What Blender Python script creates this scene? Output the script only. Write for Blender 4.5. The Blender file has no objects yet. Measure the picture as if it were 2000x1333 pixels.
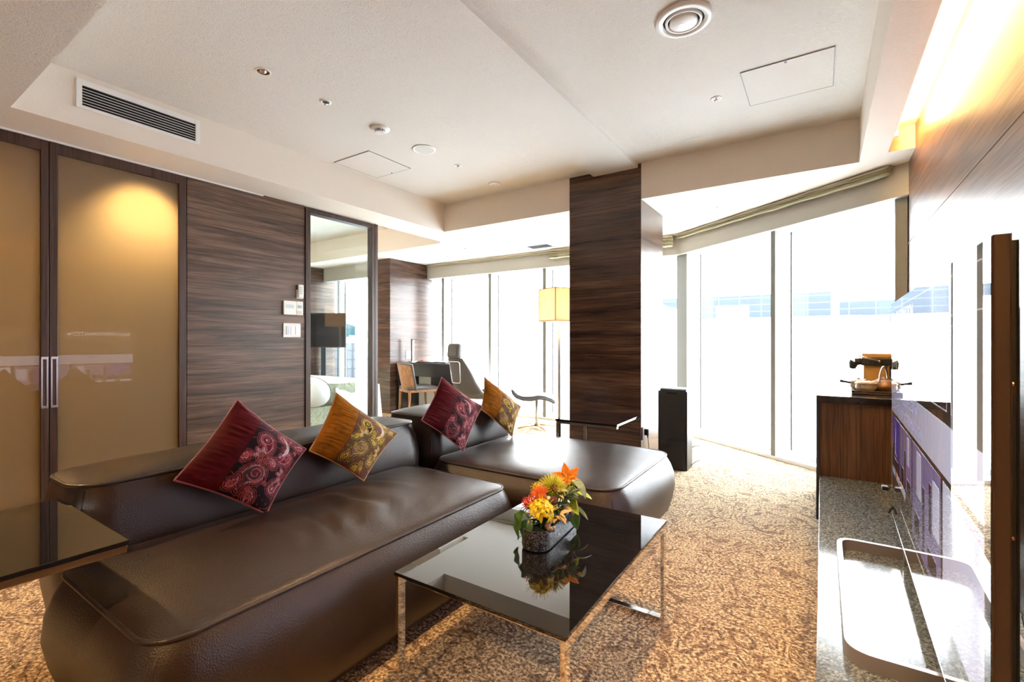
import bpy, bmesh, math, random
from mathutils import Vector, Matrix, noise
import numpy as np
random.seed(7)
PI = math.pi
scn = bpy.context.scene
COL = scn.collection

# ---------------------------------------------------------------- helpers
def tag(o, label=None, cat=None, group=None, kind=None):
    if label: o['label'] = label
    if cat: o['category'] = cat
    if group: o['group'] = group
    if kind: o['kind'] = kind
    return o

def thing(name, label, cat, loc=(0, 0, 0), rz=0.0, group=None):
    o = bpy.data.objects.new(name, None)
    COL.objects.link(o)
    o.location = loc
    o.rotation_euler = (0, 0, rz)
    o.empty_display_size = 0.1
    return tag(o, label, cat, group)

def link(name, me, m, parent=None, world=True, smooth=False):
    o = bpy.data.objects.new(name, me)
    COL.objects.link(o)
    if m is not None:
        me.materials.append(m)
    if smooth:
        for p in me.polygons: p.use_smooth = True
    if parent is not None:
        o.parent = parent
        if world and parent.type == 'EMPTY':
            o.matrix_parent_inverse = (Matrix.Translation(parent.location) @ Matrix.Rotation(parent.rotation_euler.z, 4, 'Z')).inverted()
    return o

def obj(name, bm, m, parent=None, world=True, smooth=False, auto=None):
    me = bpy.data.meshes.new(name)
    bmesh.ops.recalc_face_normals(bm, faces=bm.faces)
    bm.to_mesh(me); bm.free()
    if auto is not None:
        for p in me.polygons: p.use_smooth = True
        me.set_sharp_from_angle(angle=math.radians(auto))
    return link(name, me, m, parent, world, smooth)

def struct(name, bm, m, auto=None, smooth=False):
    o = obj(name, bm, m, None, auto=auto, smooth=smooth)
    o['kind'] = 'structure'
    return o

def copy_tree(o, parent=None):
    c = o.copy(); COL.objects.link(c)
    if parent is not None:
        c.parent = parent
        c.matrix_parent_inverse = o.matrix_parent_inverse.copy()
    for ch in [k for k in bpy.data.objects if k.parent is o]:
        copy_tree(ch, c)
    return c

def B(): return bmesh.new()

def box(bm, x0, x1, y0, y1, z0, z1, bev=0.0, seg=2, M=None):
    r = bmesh.ops.create_cube(bm, size=1.0)
    vs = r['verts']
    for v in vs:
        v.co = Vector(((x0 + x1) / 2 + v.co.x * (x1 - x0), (y0 + y1) / 2 + v.co.y * (y1 - y0), (z0 + z1) / 2 + v.co.z * (z1 - z0)))
    if M is not None:
        for v in vs: v.co = M @ v.co
    if bev > 0:
        es = list({e for v in vs for e in v.link_edges})
        bmesh.ops.bevel(bm, geom=es, offset=bev, segments=seg, profile=0.5, affect='EDGES')
    return bm

def rz(a, loc=(0, 0, 0)):
    return Matrix.Translation(Vector(loc)) @ Matrix.Rotation(a, 4, 'Z')

def prism(bm, pts, z0, z1):
    lo = [bm.verts.new((p[0], p[1], z0)) for p in pts]
    hi = [bm.verts.new((p[0], p[1], z1)) for p in pts]
    n = len(pts)
    bm.faces.new(lo[::-1]); bm.faces.new(hi)
    for i in range(n):
        bm.faces.new((lo[i], lo[(i + 1) % n], hi[(i + 1) % n], hi[i]))
    return bm

def tube(bm, pts, r, n=10, closed=False, flat=None, up=None, caps=True):
    """sweep a circle (or ellipse / rectangle for flat=(w,h)) along pts"""
    pts = [Vector(p) for p in pts]
    N = len(pts); rings = []
    rr = r if isinstance(r, (list, tuple)) else [r] * N
    prev = None
    for i, p in enumerate(pts):
        if closed: t = pts[(i + 1) % N] - pts[(i - 1) % N]
        else: t = pts[min(i + 1, N - 1)] - pts[max(i - 1, 0)]
        t.normalize()
        if up is not None: a = Vector(up)
        elif prev is None: a = Vector((0, 0, 1)) if abs(t.z) < 0.9 else Vector((1, 0, 0))
        else: a = prev
        b = t.cross(a)
        if b.length < 1e-6: b = t.cross(Vector((0.3, 0.7, 0.2)))
        b.normalize(); a2 = b.cross(t).normalized(); prev = a2
        ring = []
        if flat:
            w, h = flat
            for (sx, sy) in ((1, 1), (-1, 1), (-1, -1), (1, -1)):
                ring.append(bm.verts.new(p + b * (sx * w / 2) + a2 * (sy * h / 2)))
        else:
            for k in range(n):
                an = 2 * PI * k / n
                ring.append(bm.verts.new(p + b * (math.cos(an) * rr[i]) + a2 * (math.sin(an) * rr[i])))
        rings.append(ring)
    m = len(rings[0])
    for i in range(N if closed else N - 1):
        A, Bq = rings[i], rings[(i + 1) % N]
        for k in range(m):
            bm.faces.new((A[k], A[(k + 1) % m], Bq[(k + 1) % m], Bq[k]))
    if not closed and caps:
        bm.faces.new(rings[0][::-1]); bm.faces.new(rings[-1])
    return bm

def lathe(bm, prof, c=(0, 0, 0), n=32, sx=1.0, sy=1.0):
    c = Vector(c); rings = []
    for (r, z) in prof:
        if r < 1e-5:
            rings.append([bm.verts.new(c + Vector((0, 0, z)))])
        else:
            rings.append([bm.verts.new(c + Vector((r * sx * math.cos(2 * PI * k / n), r * sy * math.sin(2 * PI * k / n), z))) for k in range(n)])
    for A, D in zip(rings, rings[1:]):
        if len(A) == 1 and len(D) == 1: continue
        for k in range(n):
            if len(A) == 1: bm.faces.new((A[0], D[(k + 1) % n], D[k]))
            elif len(D) == 1: bm.faces.new((A[k], A[(k + 1) % n], D[0]))
            else: bm.faces.new((A[k], A[(k + 1) % n], D[(k + 1) % n], D[k]))
    return bm

def grid(bm, f, nu, nv, thick=0.0):
    """surface patch f(u,v)->Vector; thick adds a second skin along the normal"""
    P = [[Vector(f(i / nu, j / nv)) for j in range(nv + 1)] for i in range(nu + 1)]
    V = [[bm.verts.new(p) for p in row] for row in P]
    for i in range(nu):
        for j in range(nv):
            bm.faces.new((V[i][j], V[i + 1][j], V[i + 1][j + 1], V[i][j + 1]))
    if thick:
        W = []
        for i in range(nu + 1):
            row = []
            for j in range(nv + 1):
                du = P[min(i + 1, nu)][j] - P[max(i - 1, 0)][j]
                dv = P[i][min(j + 1, nv)] - P[i][max(j - 1, 0)]
                n = du.cross(dv)
                n = n.normalized() if n.length > 1e-9 else Vector((0, 0, 1))
                row.append(bm.verts.new(P[i][j] + n * thick))
            W.append(row)
        for i in range(nu):
            for j in range(nv):
                bm.faces.new((W[i][j], W[i][j + 1], W[i + 1][j + 1], W[i + 1][j]))
        for i in range(nu):
            bm.faces.new((V[i][0], W[i][0], W[i + 1][0], V[i + 1][0]))
            bm.faces.new((V[i][nv], V[i + 1][nv], W[i + 1][nv], W[i][nv]))
        for j in range(nv):
            bm.faces.new((V[0][j], V[0][j + 1], W[0][j + 1], W[0][j]))
            bm.faces.new((V[nu][j], W[nu][j], W[nu][j + 1], V[nu][j + 1]))
    return bm

def rrect(x0, x1, y0, y1, r, n=8):
    pts = []
    for (cx, cy, a0) in ((x1 - r, y1 - r, 0), (x0 + r, y1 - r, PI / 2), (x0 + r, y0 + r, PI), (x1 - r, y0 + r, 1.5 * PI)):
        for k in range(n + 1):
            a = a0 + PI / 2 * k / n
            pts.append((cx + r * math.cos(a), cy + r * math.sin(a)))
    return pts

# ---------------------------------------------------------------- materials
MATS = {}
def nt(name):
    m = bpy.data.materials.new(name); m.use_nodes = True
    t = m.node_tree; b = t.nodes['Principled BSDF']
    return m, t, b

def N(t, typ, **kw):
    n = t.nodes.new(typ)
    for k, v in kw.items():
        if k in n.inputs.keys(): n.inputs[k].default_value = v
        else: setattr(n, k, v)
    return n

def setb(b, col=None, rough=None, metal=None, spec=None, coat=None, coatr=None, sheen=None, emis=None, estr=None):
    if col is not None: b.inputs['Base Color'].default_value = (*col, 1)
    if rough is not None: b.inputs['Roughness'].default_value = rough
    if metal is not None: b.inputs['Metallic'].default_value = metal
    if spec is not None: b.inputs['Specular IOR Level'].default_value = spec
    if coat is not None: b.inputs['Coat Weight'].default_value = coat
    if coatr is not None: b.inputs['Coat Roughness'].default_value = coatr
    if sheen is not None: b.inputs['Sheen Weight'].default_value = sheen
    if emis is not None: b.inputs['Emission Color'].default_value = (*emis, 1)
    if estr is not None: b.inputs['Emission Strength'].default_value = estr

def plain(name, col, rough=0.5, metal=0.0, spec=0.5, noise_s=0.0, noise_amt=0.08, bump=0.0, **kw):
    """plain paint/metal/plastic with a slight procedural colour variation and optional fine bump"""
    m, t, b = nt(name)
    setb(b, col, rough, metal, spec, **kw)
    if noise_s > 0:
        tc = N(t, 'ShaderNodeTexCoord')
        no = N(t, 'ShaderNodeTexNoise', Scale=noise_s, Detail=4.0)
        t.links.new(tc.outputs['Object'], no.inputs['Vector'])
        mx = N(t, 'ShaderNodeMix', data_type='RGBA', blend_type='MIX')
        mx.inputs['A'].default_value = (*[c * (1 - noise_amt) for c in col], 1)
        mx.inputs['B'].default_value = (*[min(1, c * (1 + noise_amt)) for c in col], 1)
        t.links.new(no.outputs['Fac'], mx.inputs['Factor'])
        t.links.new(mx.outputs['Result'], b.inputs['Base Color'])
        if bump:
            bp = N(t, 'ShaderNodeBump', Strength=bump, Distance=0.002)
            t.links.new(no.outputs['Fac'], bp.inputs['Height'])
            t.links.new(bp.outputs['Normal'], b.inputs['Normal'])
    return m

def ramp(t, stops):
    r = t.nodes.new('ShaderNodeValToRGB')
    e = r.color_ramp.elements
    while len(e) > 1: e.remove(e[0])
    e[0].position = stops[0][0]; e[0].color = (*stops[0][1], 1)
    for p, c in stops[1:]:
        k = e.new(p); k.color = (*c, 1)
    return r

def wood(name, axis='Y', dark=(0.018, 0.009, 0.006), mid=(0.085, 0.043, 0.027), light=(0.19, 0.105, 0.066), rough=0.34, gs=1.0, coat=0.0):
    """walnut veneer: grain runs along the given axis"""
    m, t, b = nt(name)
    tc = N(t, 'ShaderNodeTexCoord')
    mp = N(t, 'ShaderNodeMapping')
    s = {'X': (0.45, 7, 7), 'Y': (7, 0.45, 7), 'Z': (7, 7, 0.4), 'H': (0.42, 0.42, 6)}[axis]
    mp.inputs['Scale'].default_value = tuple(k * gs for k in s)
    t.links.new(tc.outputs['Object'], mp.inputs['Vector'])
    wv = N(t, 'ShaderNodeTexNoise', Scale=1.1, Detail=3.0, Roughness=0.5, Distortion=1.5)
    t.links.new(mp.outputs['Vector'], wv.inputs['Vector'])
    fn = N(t, 'ShaderNodeTexNoise', Scale=3.2, Detail=8.0, Roughness=0.68, Distortion=0.9)
    t.links.new(mp.outputs['Vector'], fn.inputs['Vector'])
    mp2 = N(t, 'ShaderNodeMapping')
    mp2.inputs['Scale'].default_value = tuple((k * (10 if k > 1 else 3)) * gs for k in s)
    t.links.new(tc.outputs['Object'], mp2.inputs['Vector'])
    pore = N(t, 'ShaderNodeTexNoise', Scale=1.6, Detail=3.0, Roughness=0.6)
    t.links.new(mp2.outputs['Vector'], pore.inputs['Vector'])
    mx = N(t, 'ShaderNodeMix', data_type='FLOAT'); mx.inputs['Factor'].default_value = 0.55
    t.links.new(wv.outputs['Fac'], mx.inputs['A']); t.links.new(fn.outputs['Fac'], mx.inputs['B'])
    rp = ramp(t, [(0.34, dark), (0.47, mid), (0.55, tuple(0.5 * (a + c) for a, c in zip(mid, light))), (0.66, light)])
    t.links.new(mx.outputs['Result'], rp.inputs['Fac'])
    pr = ramp(t, [(0.40, (0.34, 0.32, 0.30)), (0.50, (1, 1, 1))])
    t.links.new(pore.outputs['Fac'], pr.inputs['Fac'])
    ml = N(t, 'ShaderNodeMix', data_type='RGBA', blend_type='MULTIPLY'); ml.inputs['Factor'].default_value = 0.75
    t.links.new(rp.outputs['Color'], ml.inputs['A']); t.links.new(pr.outputs['Color'], ml.inputs['B'])
    t.links.new(ml.outputs['Result'], b.inputs['Base Color'])
    bp = N(t, 'ShaderNodeBump', Strength=0.25, Distance=0.0015)
    t.links.new(pore.outputs['Fac'], bp.inputs['Height'])
    t.links.new(bp.outputs['Normal'], b.inputs['Normal'])
    setb(b, rough=rough, spec=0.5, coat=coat, coatr=0.12)
    return m

def plaster(name, col=(0.80, 0.76, 0.72), strength=0.5, scale=34):
    m, t, b = nt(name)
    tc = N(t, 'ShaderNodeTexCoord')
    n1 = N(t, 'ShaderNodeTexNoise', Scale=float(scale), Detail=5.0, Roughness=0.6, Distortion=1.8)
    t.links.new(tc.outputs['Object'], n1.inputs['Vector'])
    r = ramp(t, [(0.40, (0, 0, 0)), (0.47, (1, 1, 1)), (0.53, (1, 1, 1)), (0.60, (0, 0, 0))])
    t.links.new(n1.outputs['Fac'], r.inputs['Fac'])
    bp = N(t, 'ShaderNodeBump', Strength=strength, Distance=0.003)
    t.links.new(r.outputs['Color'], bp.inputs['Height'])
    t.links.new(bp.outputs['Normal'], b.inputs['Normal'])
    setb(b, col, 0.75, spec=0.3)
    return m

def glassy(name, tint=(0.97, 0.985, 0.98), rough=0.0, ior=1.45, boost=0.0):
    """thin clear pane: see-through with a fresnel reflection"""
    m = bpy.data.materials.new(name); m.use_nodes = True
    t = m.node_tree; t.nodes.clear()
    out = t.nodes.new('ShaderNodeOutputMaterial')
    tr = t.nodes.new('ShaderNodeBsdfTransparent'); tr.inputs['Color'].default_value = (*tint, 1)
    gl = t.nodes.new('ShaderNodeBsdfGlossy'); gl.inputs['Roughness'].default_value = rough
    fr = t.nodes.new('ShaderNodeFresnel'); fr.inputs['IOR'].default_value = ior
    ge = t.nodes.new('ShaderNodeNewGeometry')      # the back face of the thin pane gets the reciprocal index
    im = N(t, 'ShaderNodeMix', data_type='FLOAT'); im.inputs['A'].default_value = ior; im.inputs['B'].default_value = 1 / ior
    t.links.new(ge.outputs['Backfacing'], im.inputs['Factor']); t.links.new(im.outputs['Result'], fr.inputs['IOR'])
    ad = N(t, 'ShaderNodeMath', operation='ADD', use_clamp=True); ad.inputs[1].default_value = boost
    t.links.new(fr.outputs[0], ad.inputs[0])
    mx = t.nodes.new('ShaderNodeMixShader')
    t.links.new(ad.outputs[0], mx.inputs[0]); t.links.new(tr.outputs[0], mx.inputs[1]); t.links.new(gl.outputs[0], mx.inputs[2])
    t.links.new(mx.outputs[0], out.inputs[0])
    return m

def emit(name, col, s):
    m, t, b = nt(name)
    setb(b, (0.0, 0.0, 0.0), 0.6, spec=0.0, emis=col, estr=s)
    return m

def leather(name, col=(0.028, 0.0165, 0.012), rough=0.34):
    m, t, b = nt(name)
    tc = N(t, 'ShaderNodeTexCoord')
    vo = N(t, 'ShaderNodeTexVoronoi', Scale=240.0)
    t.links.new(tc.outputs['Object'], vo.inputs['Vector'])
    no = N(t, 'ShaderNodeTexNoise', Scale=6.0, Detail=3.0)
    t.links.new(tc.outputs['Object'], no.inputs['Vector'])
    mx = N(t, 'ShaderNodeMix', data_type='RGBA')
    mx.inputs['A'].default_value = (*[c * 0.85 for c in col], 1); mx.inputs['B'].default_value = (*[c * 1.15 for c in col], 1)
    t.links.new(no.outputs['Fac'], mx.inputs['Factor']); t.links.new(mx.outputs['Result'], b.inputs['Base Color'])
    bp = N(t, 'ShaderNodeBump', Strength=0.40, Distance=0.0015)
    t.links.new(vo.outputs['Distance'], bp.inputs['Height'])
    t.links.new(bp.outputs['Normal'], b.inputs['Normal'])
    setb(b, rough=rough, spec=0.55)
    return m

def carpet(name):
    m, t, b = nt(name)
    tc = N(t, 'ShaderNodeTexCoord')
    n0 = N(t, 'ShaderNodeTexNoise', Scale=2.6, Detail=2.0, Roughness=0.4)
    t.links.new(tc.outputs['Object'], n0.inputs['Vector'])
    # scrolling tendrils: iso-lines of a warped noise
    mv = N(t, 'ShaderNodeMix', data_type='VECTOR'); mv.inputs['Factor'].default_value = 0.16
    t.links.new(tc.outputs['Object'], mv.inputs['A']); t.links.new(n0.outputs['Color'], mv.inputs['B'])
    n1 = N(t, 'ShaderNodeTexNoise', Scale=4.6, Detail=0.6, Roughness=0.4, Distortion=3.0)
    t.links.new(mv.outputs['Result'], n1.inputs['Vector'])
    wv = N(t, 'ShaderNodeMath', operation='MULTIPLY'); wv.inputs[1].default_value = 34.0
    t.links.new(n1.outputs['Fac'], wv.inputs[0])
    sn = N(t, 'ShaderNodeMath', operation='SINE'); t.links.new(wv.outputs[0], sn.inputs[0])
    ma = N(t, 'ShaderNodeMath', operation='MULTIPLY_ADD'); ma.inputs[1].default_value = 0.5; ma.inputs[2].default_value = 0.5
    t.links.new(sn.outputs[0], ma.inputs[0]); sn = ma
    r1 = ramp(t, [(0.60, (1, 1, 1)), (0.86, (0, 0, 0))])
    t.links.new(sn.outputs[0], r1.inputs['Fac'])
    # break the tendrils up
    n2 = N(t, 'ShaderNodeTexNoise', Scale=6.0, Detail=2.0)
    t.links.new(tc.outputs['Object'], n2.inputs['Vector'])
    r2 = ramp(t, [(0.36, (0, 0, 0)), (0.48, (1, 1, 1))]); t.links.new(n2.outputs['Fac'], r2.inputs['Fac'])
    ml = N(t, 'ShaderNodeMath', operation='MULTIPLY')
    iv = N(t, 'ShaderNodeMath', operation='SUBTRACT'); iv.inputs[0].default_value = 1.0
    t.links.new(r1.outputs['Color'], iv.inputs[1])
    t.links.new(iv.outputs[0], ml.inputs[0]); t.links.new(r2.outputs['Color'], ml.inputs[1])
    pile = N(t, 'ShaderNodeTexNoise', Scale=80.0, Detail=4.0, Roughness=0.75)
    t.links.new(tc.outputs['Object'], pile.inputs['Vector'])
    rp = ramp(t, [(0.37, (0.055, 0.028, 0.012)), (0.48, (0.36, 0.225, 0.11)), (0.59, (0.95, 0.75, 0.47))])
    t.links.new(pile.outputs['Fac'], rp.inputs['Fac'])
    mx = N(t, 'ShaderNodeMix', data_type='RGBA', blend_type='MULTIPLY')
    sc = N(t, 'ShaderNodeMath', operation='MULTIPLY'); sc.inputs[1].default_value = 0.85
    t.links.new(ml.outputs[0], sc.inputs[0]); t.links.new(sc.outputs[0], mx.inputs['Factor'])
    t.links.new(rp.outputs['Color'], mx.inputs['A']); mx.inputs['B'].default_value = (0.36, 0.27, 0.22, 1)
    t.links.new(mx.outputs['Result'], b.inputs['Base Color'])
    bp = N(t, 'ShaderNodeBump', Strength=0.9, Distance=0.008)
    t.links.new(pile.outputs['Fac'], bp.inputs['Height']); t.links.new(bp.outputs['Normal'], b.inputs['Normal'])
    setb(b, rough=0.95, spec=0.1, sheen=0.2)
    return m

def stone(name):
    m, t, b = nt(name)
    tc = N(t, 'ShaderNodeTexCoord')
    vo = N(t, 'ShaderNodeTexVoronoi', Scale=190.0); t.links.new(tc.outputs['Object'], vo.inputs['Vector'])
    rp = ramp(t, [(0.0, (0.025, 0.032, 0.036)), (0.5, (0.11, 0.13, 0.135)), (1.0, (0.33, 0.36, 0.36))])
    t.links.new(vo.outputs['Color'], rp.inputs['Fac'])
    t.links.new(rp.outputs['Color'], b.inputs['Base Color'])
    setb(b, rough=0.10, spec=0.32)
    return m

M = dict(
    woodR=wood('walnut_tv_wall', 'H', (0.040, 0.018, 0.011), (0.125, 0.062, 0.036), (0.26, 0.14, 0.08), 0.36),
    slotgrey=plain('joint_grey', (0.30, 0.28, 0.27), 0.6, noise_s=20, noise_amt=0.05),
    brownref=plain('brown_reflector', (0.20, 0.085, 0.05), 0.3, noise_s=20, noise_amt=0.1),
    ceiling=plaster('ceiling_plaster', (0.78, 0.735, 0.665), 0.65),
    soffit=plaster('soffit_paper', (0.79, 0.715, 0.62), 0.18, 40),
    white=plain('white_paint', (0.82, 0.81, 0.78), 0.5, noise_s=20, noise_amt=0.02),
    winwhite=plain('window_white', (0.80, 0.82, 0.80), 0.35, noise_s=8, noise_amt=0.02),
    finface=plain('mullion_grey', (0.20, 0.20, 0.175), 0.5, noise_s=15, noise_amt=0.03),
    header=plain('header_paint', (0.46, 0.44, 0.385), 0.5, noise_s=15, noise_amt=0.03),
    woodH=wood('walnut_horizontal', 'H', (0.030, 0.016, 0.010), (0.092, 0.050, 0.031), (0.215, 0.125, 0.080), 0.38),
    woodHf=wood('walnut_feature', 'H', (0.020, 0.009, 0.006), (0.068, 0.032, 0.020), (0.15, 0.078, 0.046), 0.27),
    woodZ=wood('walnut_vertical', 'Z', (0.03, 0.012, 0.007), (0.10, 0.045, 0.022), (0.20, 0.10, 0.05), 0.35),
    frame=wood('frame_walnut', 'Z', (0.045, 0.021, 0.014), (0.062, 0.030, 0.020), (0.085, 0.043, 0.030), 0.4),
    frameH=wood('frame_walnut_rail', 'Y', (0.045, 0.021, 0.014), (0.062, 0.030, 0.020), (0.085, 0.043, 0.030), 0.4),
    chairwood=wood('chair_oak', 'Z', (0.30, 0.14, 0.055), (0.40, 0.20, 0.085), (0.50, 0.27, 0.12), 0.4),
    carpet=carpet('scroll_carpet'),
    stone=stone('speckled_stone'),
    leather=leather('brown_leather'),
    leatherP=leather('brown_leather_piping', (0.028, 0.017, 0.013), 0.4),
    greyleather=leather('grey_leather', (0.10, 0.095, 0.092), 0.45),
    chrome=plain('chrome', (0.78, 0.77, 0.75), 0.05, 1.0, noise_s=3, noise_amt=0.02),
    satin=plain('satin_steel', (0.62, 0.60, 0.58), 0.28, 1.0, noise_s=5, noise_amt=0.03),
    alu=plain('brushed_aluminium', (0.80, 0.78, 0.77), 0.25, 1.0, noise_s=5, noise_amt=0.03),
    blackglass=plain('black_glass', (0.006, 0.006, 0.007), 0.012, spec=0.8, noise_s=4, noise_amt=0.05, coat=0.3, coatr=0.0),
    black=plain('black_plastic', (0.018, 0.017, 0.018), 0.35, noise_s=30, noise_amt=0.1),
    blackmatte=plain('black_matte', (0.012, 0.011, 0.012), 0.6, noise_s=30, noise_amt=0.1),
    bezel=plain('bronze_bezel', (0.085, 0.047, 0.035), 0.45, 0.2, noise_s=10, noise_amt=0.05),
    plastic=plain('white_plastic', (0.82, 0.81, 0.77), 0.35, noise_s=12, noise_amt=0.02),
    lcd=plain('lcd_grey_blue', (0.36, 0.48, 0.58), 0.2, noise_s=12, noise_amt=0.04),
    darkgap=plain('dark_gap', (0.005, 0.005, 0.006), 0.8, noise_s=6, noise_amt=0.1),
    copper=plain('copper_reflector', (0.72, 0.40, 0.28), 0.12, 1.0, noise_s=8, noise_amt=0.05),
    pane=glassy('window_glass', (0.985, 0.992, 0.99), ior=1.35),
    innerglass=glassy('interior_glass', (0.86, 0.92, 0.925), ior=1.5, boost=0.0),
    linen=plain('bed_linen', (0.86, 0.87, 0.90), 0.8, noise_s=9, noise_amt=0.03, bump=0.3),
)

# ================================================================ SETTING
ZC, ZS, ZH = 2.79, 2.46, 2.22          # ceiling, soffit, window header bottom
XL, XR = -4.19, 0.53                   # partition wall, right wall
YB = -3.0                              # wall behind the camera
A = Vector((-1.48, 6.0)); Bp = Vector((0.53, 4.455))
dirw = (Bp - A).normalized(); nrm = Vector((-dirw.y, dirw.x)); angw = math.atan2(dirw.y, dirw.x)
def W(s, off=0.0):                     # point on the slanted window line
    p = A + dirw * s + nrm * off
    return p.x, p.y

GL = 0.27                              # glass lies this far behind the header face
a_in = W(0.09, GL)
# floor: room, study, bedroom
bm = B()
prism(bm, [(-8.6, YB), (XR + 0.1, YB), (XR + 0.1, 4.38 + 0.35), W(0.15, GL + .1), (-1.35, 6.37), (-5.9, 6.37), (-5.9, 5.75), (-8.6, 5.75)], -0.12, 0.0)
struct('floor', bm, M['carpet'])

# main ceiling with raised tray
bm = B(); box(bm, -8.6, XR + 0.12, YB - 0.1, 5.16, ZC, ZC + 0.15)
struct('ceiling', bm, M['ceiling'])

def slab(name, x0, x1, y0, y1, mat='soffit', z0=ZS, z1=ZC):
    bm = B(); box(bm, x0, x1, y0, y1, z0, z1); return struct(name, bm, M[mat])
slab('ceiling_soffit_left', XL, -3.79, 0.66, 4.28)
slab('ceiling_soffit_front', XL - 0.0, 0.37, YB, 0.66, 'ceiling')
slab('ceiling_soffit_right', 0.23, 0.385, 0.66, 4.28)
# soffit over the window bay
bm = B()
prism(bm, [(XL, 4.28), (0.385, 4.28), (0.385, 4.165), (XR + 0.06, 4.165), (XR + 0.06, 4.50), W(0, .1), (-1.48, 6.13), (-5.95, 6.13), (-5.95, 5.247), (XL, 5.247)], ZS, ZC)
struct('ceiling_soffit_bay', bm, M['soffit'])
bm = B(); box(bm, 0.385, XR + 0.02, YB, 4.165, 2.62, ZC); struct('ceiling_cove_top', bm, M['white'])
bm = B(); box(bm, -1.86, -1.42, 0.66, 4.28, 2.752, ZC); struct('ceiling_beam', bm, M['ceiling'])

# shadow-gap trim on partition wall
bm = B(); box(bm, XL + 0.005, XL + 0.018, YB, 2.3, ZS - 0.014, ZS - 0.002); struct('trim_1', bm, M['white'])

# right wall with horizontal joint
bm = B()
box(bm, XR, XR + 0.1, YB, 4.52, 0, 1.868)
box(bm, XR, XR + 0.1, YB, 4.52, 1.873, 2.70)
box(bm, XR + 0.006, XR + 0.1, YB, 4.52, 1.86, 1.88)
struct('wall_right', bm, M['woodR'])
# back wall behind the camera and its left return
bm = B(); box(bm, -8.6, XR + 0.1, YB - 0.1, YB, 0, ZC); struct('wall_front', bm, plain('wall_beige', (0.62, 0.52, 0.42), 0.7, noise_s=12, noise_amt=0.03))
bm = B(); box(bm, -8.7, -8.6, YB - 0.1, 5.8, 0, ZC); struct('wall_left_outer', bm, M['soffit'])

# partition wall: solid walnut part with two vertical joints' worth of boards
bm = B()
box(bm, XL - 0.08, XL, 1.700, 2.712, 0, ZS)
struct('wall_left', bm, M['woodH'])
bm = B(); box(bm, XL - 0.08, XL, YB, 0.02, 0, ZS); struct('wall_left_near', bm, M['woodH'])
bm = B(); box(bm, XL - 0.09, XL, YB, 3.60, ZS + 0.001, ZC); struct('wall_left_upper', bm, M['soffit'])

# wall between the dressing room and bedroom, dressing room end
bm = B(); box(bm, -8.6, XL - 0.09, 2.60, 2.70, 0, ZC); struct('wall_bedroom_near', bm, M['soffit'])
bm = B(); box(bm, -5.35, -5.25, YB, 2.60, 0, ZC); struct('wall_dressing', bm, plain('warm_wall', (0.72, 0.58, 0.38), 0.7, noise_s=8, noise_amt=0.03))

# interior glazed window between living room and bedroom
bm = B()
y0, y1 = 2.716, 3.60
box(bm, XL - 0.07, XL + 0.012, y0, y0 + 0.052, 0, ZS - 0.01, 0.002)
box(bm, XL - 0.07, XL + 0.012, 3.525, 3.56, 0, ZS - 0.01, 0.002)
box(bm, XL - 0.07, XL + 0.012, y0 + 0.052, 3.525, 2.405, ZS - 0.01, 0.002)
box(bm, XL - 0.07, XL + 0.012, y0 + 0.052, 3.525, 0, 0.05, 0.002)
wf = struct('window_1', bm, M['frame'])
bm = B(); box(bm, XL - 0.075, XL + 0.016, 3.56, 3.60, 0, ZS - 0.004, 0.002)
obj('end_post', bm, M['frame'], wf)
bm = B(); box(bm, XL - 0.035, XL - 0.025, y0 + 0.052, 3.525, 0.05, 2.405)
obj('glass_pane', bm, M['innerglass'], wf)

# sliding frosted doors
def frosted():
    m, t, b = nt('frosted_glass')
    t.nodes.remove(b)
    out = [n for n in t.nodes if n.type == 'OUTPUT_MATERIAL'][0]
    tl = t.nodes.new('ShaderNodeBsdfTranslucent'); tl.inputs['Color'].default_value = (0.84, 0.74, 0.54, 1)
    df = t.nodes.new('ShaderNodeBsdfDiffuse'); df.inputs['Color'].default_value = (0.26, 0.20, 0.13, 1)
    gl = t.nodes.new('ShaderNodeBsdfGlossy'); gl.inputs['Roughness'].default_value = 0.003
    m1 = t.nodes.new('ShaderNodeMixShader'); m1.inputs[0].default_value = 0.4
    t.links.new(tl.outputs[0], m1.inputs[1]); t.links.new(df.outputs[0], m1.inputs[2])
    fr = t.nodes.new('ShaderNodeFresnel'); fr.inputs['IOR'].default_value = 1.5
    m2 = t.nodes.new('ShaderNodeMixShader')
    t.links.new(fr.outputs[0], m2.inputs[0]); t.links.new(m1.outputs[0], m2.inputs[1]); t.links.new(gl.outputs[0], m2.inputs[2])
    t.links.new(m2.outputs[0], out.inputs[0])
    return m
FR = frosted()
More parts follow.
